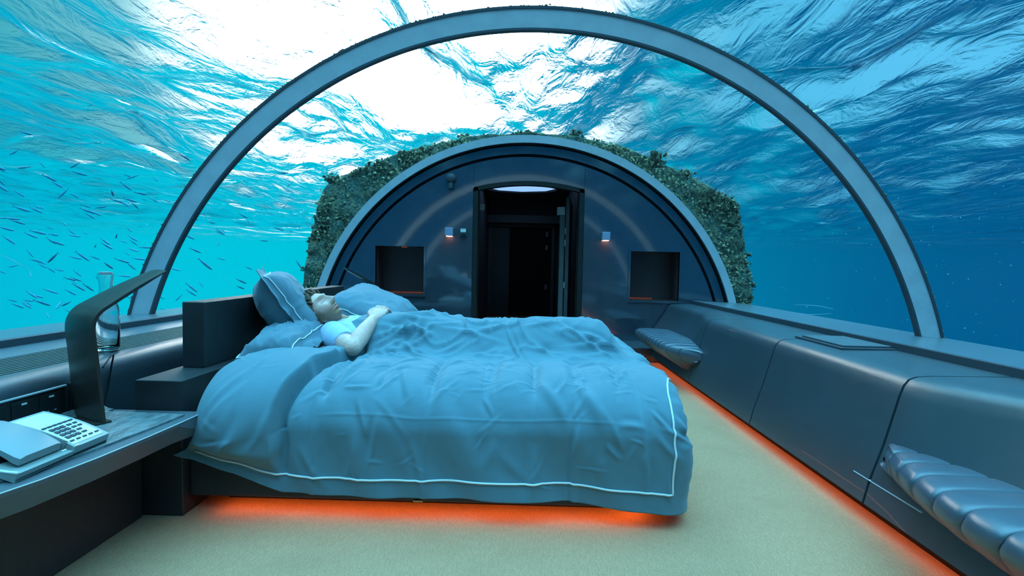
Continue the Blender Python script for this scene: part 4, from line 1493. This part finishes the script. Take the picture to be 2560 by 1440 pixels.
def band_lamp(label, base, d, s_len=1.0):
    e_ = empty('reading_lamp', base, label, 'lamp', 'arched reading lamps beside the bed')
    B = Vector(base)
    dv_ = Vector((d[0], d[1], 0)).normalized()
    wv_ = Vector((dv_.y, -dv_.x, 0))
    # centre line (distance along d, height), half width
    cl_ = [(0.012, 0.0, 0.098), (0.008, 0.06, 0.097), (0.002, 0.16, 0.094), (-0.006, 0.26, 0.092), (-0.012, 0.33, 0.092)]
    a0, rad = radians(182), 0.085
    cxr, czr = -0.012 + rad, 0.345
    for a in np.linspace(pi, radians(118), 9):
        cl_.append((cxr + rad * cos(a), czr + rad * sin(a), 0.091))
    ex, ez = cl_[-1][0], cl_[-1][1]
    for q in np.linspace(0.1, 1, 9):
        cl_.append((ex + 0.225 * q, ez + 0.140 * q - 0.012 * q * q, 0.091 - 0.038 * q))
    pts3 = [(B + dv_ * a + Vector((0, 0, b)), hw) for a, b, hw in cl_]
    rings = []
    for i, (p_, hw) in enumerate(pts3):
        q0, q1 = pts3[max(0, i - 1)][0], pts3[min(len(pts3) - 1, i + 1)][0]
        tg = (q1 - q0).normalized()
        nn = wv_.cross(tg).normalized()
        th_ = 0.0055 if i < len(pts3) - 4 else 0.0055 - 0.001 * (i - len(pts3) + 5)
        crown = 0.010 if i < 10 else 0.004
        front = [p_ + wv_ * (hw * k) + nn * (th_ + crown * (1 - k * k)) for k in np.linspace(-1, 1, 9)]
        back = [p_ + wv_ * (hw * k) - nn * th_ for k in np.linspace(1, -1, 9)]
        rings.append(front + back)
    MB().loft(rings).build('band', M_bronze, e_, True, 45)
    f0 = [pts3[k][0] for k in (-7, -2)]
    up_ = Vector((0, 0, 1))
    und = MB()
    for k in range(-7, -2):
        pass
    a, c = f0
    tg = (c - a).normalized()
    nn = wv_.cross(tg).normalized()
    s_ = -1 if nn.z > 0 else 1
    und.loft([[a + wv_ * 0.05 + nn * s_ * 0.0062, a - wv_ * 0.05 + nn * s_ * 0.0062, a - wv_ * 0.05 + nn * s_ * 0.0082, a + wv_ * 0.05 + nn * s_ * 0.0082],
              [c + wv_ * 0.04 + nn * s_ * 0.0062, c - wv_ * 0.04 + nn * s_ * 0.0062, c - wv_ * 0.04 + nn * s_ * 0.0082, c + wv_ * 0.04 + nn * s_ * 0.0082]])
    und.build('lamp_diffuser', M_pipe, e_)
    MB().box(B + dv_ * 0.012 + Vector((0, 0, 0.004)), (0.19, 0.05, 0.008), Matrix.Rotation(math.atan2(wv_.y, wv_.x), 3, 'Z'), 0.002).build('foot_plate', M_bronze, e_)
    return e_, wv_, dv_


nl, lw_, ld_ = band_lamp('tall arched dark bronze lamp standing beside the telephone', (-1.575, 1.775, 0.4375), (0.41, 0.91))
MB().tube(catmull([(-1.53, 1.80, 0.630), (-1.58, 1.90, 0.655), (-1.63, 1.97, 0.640), (-1.665, 2.00, 0.585), (-1.668, 1.99, 0.51), (-1.662, 1.96, 0.435)], 6), 0.0032, 6).build('power_cord', M_black, nl, True)

fb_ = empty('nightstand', (-1.4, 4.6, 0), 'dark far nightstand behind the headboard under the second lamp', 'table')
MB().span((-1.60, 4.27, 0.0), (-1.10, 4.75, 0.40), 0.004).build('cabinet', M_dark, fb_)
MB().span((-1.62, 4.26, 0.40), (-1.08, 4.77, 0.43), 0.004).build('table_top', M_top, fb_)
band_lamp('far arched lamp seen edge-on in front of the dark niche', (-1.325, 4.50, 0.43), (-0.80, -0.60))

# ---- desk telephone
M_ph = material('phone_grey', rgb(150, 160, 160), 0.45)
M_phl = material('phone_face', rgb(222, 230, 230), 0.4)
M_phd = material('phone_dark', rgb(24, 30, 32), 0.5)
M_key = material('phone_key', rgb(52, 60, 74), 0.5)
PO = Vector((-1.325, 1.0, 0.0))
UU, NN = Vector((-0.955, 0, 0.297)), Vector((0.297, 0, 0.955))


def ph(u, v, n=0.0):
    """point on the phone's sloping face: u up the slope, v along y, n out of the face"""
    return Vector((-1.325, v, 0.466)) + UU * u + NN * n


phone = empty('telephone', (-1.42, 1.45, 0.4375), 'grey and white corded desk telephone on the bedside table', 'telephone')
VA, VB, VM = 1.285, 1.580, 1.455


def arcn(u):
    return 0.010 * math.sin(max(0, min(1, u / 0.225)) * pi)


us = np.linspace(0, 0.225, 10)
MB().loft([[ph(u, VM, arcn(u)), ph(u, VB, arcn(u)), ph(u, VB, arcn(u) - 0.022), ph(u, VM, arcn(u) - 0.022)] for u in us]).build('keypad_housing', M_ph, phone, True, 40)
MB().loft([[ph(u, VM + .006, arcn(u) + .0015), ph(u, VB - .012, arcn(u) + .0015), ph(u, VB - .012, arcn(u)), ph(u, VM + .006, arcn(u))] for u in np.linspace(0.012, 0.212, 10)]).build('face_plate', M_phl, phone, True, 40)
b_ = MB()
low_ = [(ph(u, 0, arcn(u) - 0.021)) for u in us]
b_.loft([[(p_.x, VA, max(0.4380, p_.z - 0.016)), (p_.x, VB - 0.003, p_.z), (p_.x, VB - 0.006, 0.4378), (p_.x, VA + 0.008, 0.4378)] for p_ in low_])
b_.build('base', M_phd, phone)
# cradle floor and lower rim on the handset side
MB().loft([[ph(u, VA, -0.012 - 0.016 * sin(u / 0.225 * pi)), ph(u, VM, -0.012 - 0.010 * sin(u / 0.225 * pi)), ph(u, VM, -0.030), ph(u, VA, -0.038)] for u in us]).build('cradle', M_ph, phone, True, 40)
MB().tube([ph(u, VA + 0.002, -0.010 - 0.016 * sin(u / 0.225 * pi)) for u in us], 0.004, 6).build('cradle_rim', M_phl, phone, True)
# handset: a long shallow arch across the cradle
hs = []
for q in np.linspace(0, 1, 15):
    u = 0.030 + 0.215 * q
    rise = 0.012 + 0.012 * sin(q * pi)
    thk = 0.024 - 0.008 * sin(q * pi)
    w0_, w1_ = VA + 0.028, VM - 0.012
    if q in (0.0, 1.0):
        w0_ += 0.004
        w1_ -= 0.004
    hs.append([ph(u, w0_, rise - 0.004), ph(u, lerp(w0_, w1_, 0.12), rise), ph(u, lerp(w0_, w1_, 0.88), rise + 0.001), ph(u, w1_, rise - 0.003), ph(u, w1_, rise - thk), ph(u, w0_, rise - thk)])
hsd = MB().loft(hs).build('handset', material('handset_grey', rgb(132, 146, 152), 0.4), phone, True, 40)
MB().loft([[ph(u, VM - 0.010, 0.020 + arcn(u) * 0.5 - 0.006), ph(u, VM + 0.006, arcn(u) + 0.002), ph(u, VM + 0.006, arcn(u) - 0.02), ph(u, VM - 0.010, -0.02)] for u in np.linspace(0.03, 0.222, 10)]).build('divider', M_ph, phone, True, 40)
# keys
kv0, kv1 = VM + 0.016, VB - 0.022
kmesh = {}


def key(u, v, su, sv, h=0.0035):
    kk_ = (su, sv)
    if kk_ not in kmesh:
        mb_ = MB()
        mb_.box((0, 0, 0), (su, sv, h), None, 0.0008, 1)
        me_ = bpy.data.meshes.new('key')
        mb_.bm.to_mesh(me_)
        mb_.bm.free()
        me_.materials.append(M_key)
        kmesh[kk_] = me_
    o_ = bpy.data.objects.new('key', kmesh[kk_])
    COL.objects.link(o_)
    o_.parent = phone
    c_ = ph(u, v, arcn(u) + 0.0028) - Vector(phone.location)
    o_.matrix_local = Matrix.Translation(c_) @ Matrix((UU, Vector((0, 1, 0)), NN)).transposed().to_4x4()
    return o_


for i in range(6):
    key(0.118, lerp(kv0, kv1, i / 5), 0.007, 0.014)
for r in range(4):
    for c in range(3):
        key(0.098 - 0.0175 * r, lerp(kv0, kv1, (c * 0.2)) + 0.006, 0.0125, 0.0135)
    key(0.098 - 0.0175 * r, lerp(kv0, kv1, 0.72), 0.008, 0.015)
    if r < 2:
        key(0.098 - 0.0175 * r, lerp(kv0, kv1, 0.95), 0.008, 0.013)
for i in range(5):
    key(0.026, lerp(kv0, kv1, i / 4), 0.006, 0.013)
for k in (0.2, 0.55):
    c_ = ph(0.002, lerp(VM, VB, k) - 0.06, 0.0035)
    MB().box(c_, (0.004, 0.014, 0.001), Matrix.Rotation(0.3, 3, 'Y')).build('print_mark', M_phl, phone)

# ---- socket panel on the side wall
sp = empty('socket_panel', (-1.672, 1.6, 0.45), 'black wall panel of sockets with modelled white glints behind the telephone', 'socket panel')
MB().span((-1.678, 1.28, 0.448), (-1.664, 1.795, 0.566), 0.003).build('face_plate', M_phd, sp)
MB().span((-1.666, 1.28, 0.560), (-1.660, 1.795, 0.566), 0.001).build('top_bead', M_metal, sp)
for i in range(5):
    y = 1.34 + i * 0.098
    MB().span((-1.664, y - 0.040, 0.468), (-1.660, y + 0.040, 0.548), 0.002).build('socket', M_black, sp)
    MB().span((-1.6605, y - 0.008, 0.535), (-1.658, y + 0.010, 0.541), 0.0005).build('glint_mark', M_phl, sp)  # white glints on the panel, modelled as small pale bars
    for dy in (-0.014, 0.014):
        MB().span((-1.6605, y + dy - 0.004, 0.486), (-1.658, y + dy + 0.004, 0.489)).build('pin_slot', M_metal, sp)
sp2 = empty('socket_panel', (-1.672, 1.9, 0.45), 'smaller black socket plate half hidden behind the lamp stem', 'socket panel')
MB().span((-1.678, 1.815, 0.448), (-1.664, 1.935, 0.566), 0.003).build('face_plate', M_phd, sp2)
MB().span((-1.664, 1.835, 0.470), (-1.660, 1.915, 0.545), 0.002).build('socket', M_black, sp2)

# ---- glass water bottle on the ledge
M_bottle = bpy.data.materials.new('bottle_glass')
M_bottle.use_nodes = True
t = NT(M_bottle.node_tree)
p = t.n['Principled BSDF']
p.inputs['Base Color'].default_value = (0.93, 0.98, 0.98, 1)
p.inputs['Roughness'].default_value = 0.02
p.inputs['Transmission Weight'].default_value = 1.0
p.inputs['IOR'].default_value = 1.45
M_water = bpy.data.materials.new('bottle_water')
M_water.use_nodes = True
t = NT(M_water.node_tree)
p = t.n['Principled BSDF']
p.inputs['Base Color'].default_value = (0.90, 0.98, 1, 1)
p.inputs['Roughness'].default_value = 0.0
p.inputs['Transmission Weight'].default_value = 1.0
p.inputs['IOR'].default_value = 1.33
bo = empty('water_bottle', (-1.795, 2.135, 0.631), 'clear glass bottle of water on the left ledge behind the lamp', 'bottle')
oc = (-1.795, 2.135, 0.631)
outer = [(0.0, 0.0), (0.040, 0.0), (0.046, 0.004), (0.0475, 0.014), (0.0475, 0.165), (0.045, 0.190), (0.034, 0.220), (0.027, 0.238), (0.024, 0.262), (0.0245, 0.295), (0.029, 0.325), (0.030, 0.333), (0.027, 0.334)]
inner = [(0.026, 0.326), (0.021, 0.295), (0.0205, 0.262), (0.0235, 0.236), (0.031, 0.217), (0.0415, 0.188), (0.044, 0.163), (0.044, 0.018), (0.038, 0.014), (0.0, 0.014)]
MB().lathe(outer + inner, oc, 40).build('glass_body', M_bottle, bo, True, 60)
MB().lathe([(0.0, 0.0145), (0.0375, 0.0145), (0.0435, 0.0185), (0.0435, 0.163), (0.041, 0.188), (0.0305, 0.217), (0.0265, 0.226), (0.0, 0.226)], oc, 40).build('water', M_water, bo, True, 60)
MB().lathe([(0.0, 0.330), (0.022, 0.330), (0.0235, 0.338), (0.0235, 0.342), (0.0, 0.343)], oc, 24).build('stopper', M_metal, bo, True, 40)

# ------------------------------------------------------------------ fittings on the end wall
M_wl = material('wall_light_body', rgb(150, 160, 190), 0.4)
M_wle = material('wall_light_glow', rgb(255, 140, 90), emit=(1.0, 0.32, 0.18, 1), estr=22.0)
for x, z, lb in ((-0.857, 1.415, 'small square wall light left of the doorway'), (1.004, 1.40, 'small square wall light right of the doorway')):
    e = empty('wall_light', (x, 6.0, z), lb, 'wall light', 'wall lights on the end wall')
    MB().span((x - .047, 5.925, z - .047), (x + .047, 5.998, z + .05), 0.006).build('housing', M_wl, e)
    MB().span((x - .032, 5.94, z - .052), (x + .032, 5.99, z - .047)).build('glow_slot', M_wle, e)
e = empty('thermostat', (-0.685, 6.0, 1.42), 'little grey control unit with a pale screen beside the left wall light', 'control unit')
MB().span((-0.735, 5.965, 1.36), (-0.645, 5.998, 1.465), 0.005).build('housing', M_lip, e)
MB().span((-0.722, 5.960, 1.415), (-0.658, 5.966, 1.455), 0.001).build('screen', M_phl, e)
MB().span((-0.722, 5.958, 1.372), (-0.658, 5.966, 1.392), 0.001).build('button', M_black, e)
e = empty('alarm_sounder', (-0.847, 6.0, 2.02), 'round dark sounder with a small horn high on the end wall', 'alarm')
MB().lathe([(0.0, 0.0), (0.058, 0.0), (0.062, 0.02), (0.056, 0.05), (0.040, 0.066), (0.0, 0.07)], (-0.847, 5.998, 2.05), 24, Matrix.Rotation(pi / 2, 3, 'X')).build('dome', M_lip, e, True, 40)
MB().lathe([(0.0, 0.0), (0.030, 0.0), (0.034, 0.035), (0.022, 0.075), (0.0, 0.075)], (-0.847, 5.965, 1.925), 20).build('horn', M_lip, e, True, 40)

# ------------------------------------------------------------------ fish outside the left glass
M_fish = material('hazy_fish_skin', rgb(52, 160, 184), 0.8, var=0.2, vscale=30)  # water haze is put into this pale body colour
M_fin = material('hazy_fish_fin', rgb(48, 150, 176), 0.6)  # fins carry the same haze in their colour
fm = MB()
prof = [(-0.5, 0.004, 0.004), (-0.47, 0.030, 0.022), (-0.36, 0.062, 0.042), (-0.18, 0.080, 0.052), (0.05, 0.076, 0.048), (0.25, 0.052, 0.032), (0.38, 0.026, 0.014), (0.42, 0.018, 0.008)]
fm.loft([[(x, w2 * cos(a), h2 * sin(a)) for a in np.linspace(0, 2 * pi, 8, endpoint=False)] for x, h2, w2 in prof])
fish_body = fm.build('body', M_fish).data
bpy.data.objects.remove(bpy.data.objects['body.001'] if 'body.001' in bpy.data.objects else [o for o in bpy.data.objects if o.data == fish_body][0])
fm = MB()
fm.prism([(0.38, 0.0), (0.52, 0.085), (0.47, 0.0), (0.52, -0.085)], 'y', -0.004, 0.004)
o = fm.build('tail_fin', M_fin)
fish_tail = o.data
bpy.data.objects.remove(o)
fm = MB()
fm.prism([(-0.10, 0.045), (0.02, 0.11), (0.10, 0.04)], 'y', -0.003, 0.003)
o = fm.build('dorsal_fin', M_fin)
fish_dorsal = o.data
bpy.data.objects.remove(o)
fr_ = random.Random(21)
n_f = 0
tries = 0
while n_f < 170 and tries < 5000:
    tries += 1
    px, py = fr_.uniform(-60, 780), fr_.uniform(330, 800)
    dens = (1 - px / 1000.0) * min(1.0, max(0.1, (py - 300) / 220.0))
    if fr_.random() > dens:
        continue
    dist = fr_.uniform(6.0, 11.0)
    # a loose school drifting beside the tunnel
    dirv = Vector(((px - 1300) / F_PX, 1.0, -(py - 662 + 0.021 * (px - 1300) * -1) / F_PX)).normalized()
    pos = Vector((0, 0, 1.04)) + dirv * dist
    if math.hypot(pos.x - CX, pos.z - CZ) < 3.3 or pos.x > -3.0:
        continue
    L_ = fr_.uniform(0.10, 0.17)
    e = empty('fish', pos, 'slim dark blue fish in the school swimming outside the left glass', 'fish', 'school of fish outside the left glass')
    yaw = fr_.gauss(pi + 0.15, 0.35) if fr_.random() < 0.8 else fr_.uniform(0, 2 * pi)
    e.rotation_euler = (fr_.gauss(0, 0.2), -fr_.gauss(0.42, 0.22), yaw)
    e.scale = (L_, L_, L_)
    for nm, dt in (('body', fish_body), ('tail_fin', fish_tail), ('dorsal_fin', fish_dorsal)):
        c = bpy.data.objects.new(nm, dt)
        COL.objects.link(c)
        c.parent = e
    n_f += 1

# drifting specks in the water
M_speck = material('speck', rgb(170, 215, 235), 0.8)
sk_ = []
for i in range(260):
    px, py = fr_.uniform(1850, 2600), fr_.uniform(330, 850)
    dist = fr_.uniform(4.5, 9)
    dirv = Vector(((px - 1300) / F_PX, 1.0, -(py - 662) / F_PX)).normalized()
    pos = Vector((0, 0, 1.04)) + dirv * dist
    if math.hypot(pos.x - CX, pos.z - CZ) > 2.9 and pos.z > 0.3:
        sk_.append(pos[:])
so_ = lumps('plankton', np.array(sk_), np.abs(npr.normal(0, 0.0020, len(sk_))) + 0.0008, M_speck, None)
tag(so_, 'pale specks drifting in the deep blue water on the right', 'plankton', kind='stuff')

# scratches in the acrylic
for k, (pts_, win) in enumerate((([(2.549, 4.679, 0.724), (2.542, 4.323, 0.745), (2.545, 4.08, 0.736)], 'window_1'), ([(2.575, 4.861, 0.632), (2.57, 4.482, 0.654), (2.557, 4.123, 0.696)], 'window_1'),
                                 ([(-2.294, 2.17, 1.037), (-2.308, 2.252, 1.005), (-2.326, 2.341, 0.963)], 'window_2'))):
    pp_ = catmull(pts_, 5)
    MB().tube(pp_, [0.0004 + 0.0010 * sin(pi * i / (len(pp_) - 1)) for i in range(len(pp_))], 5).build('scratch', M_speck, bpy.data.objects[win])
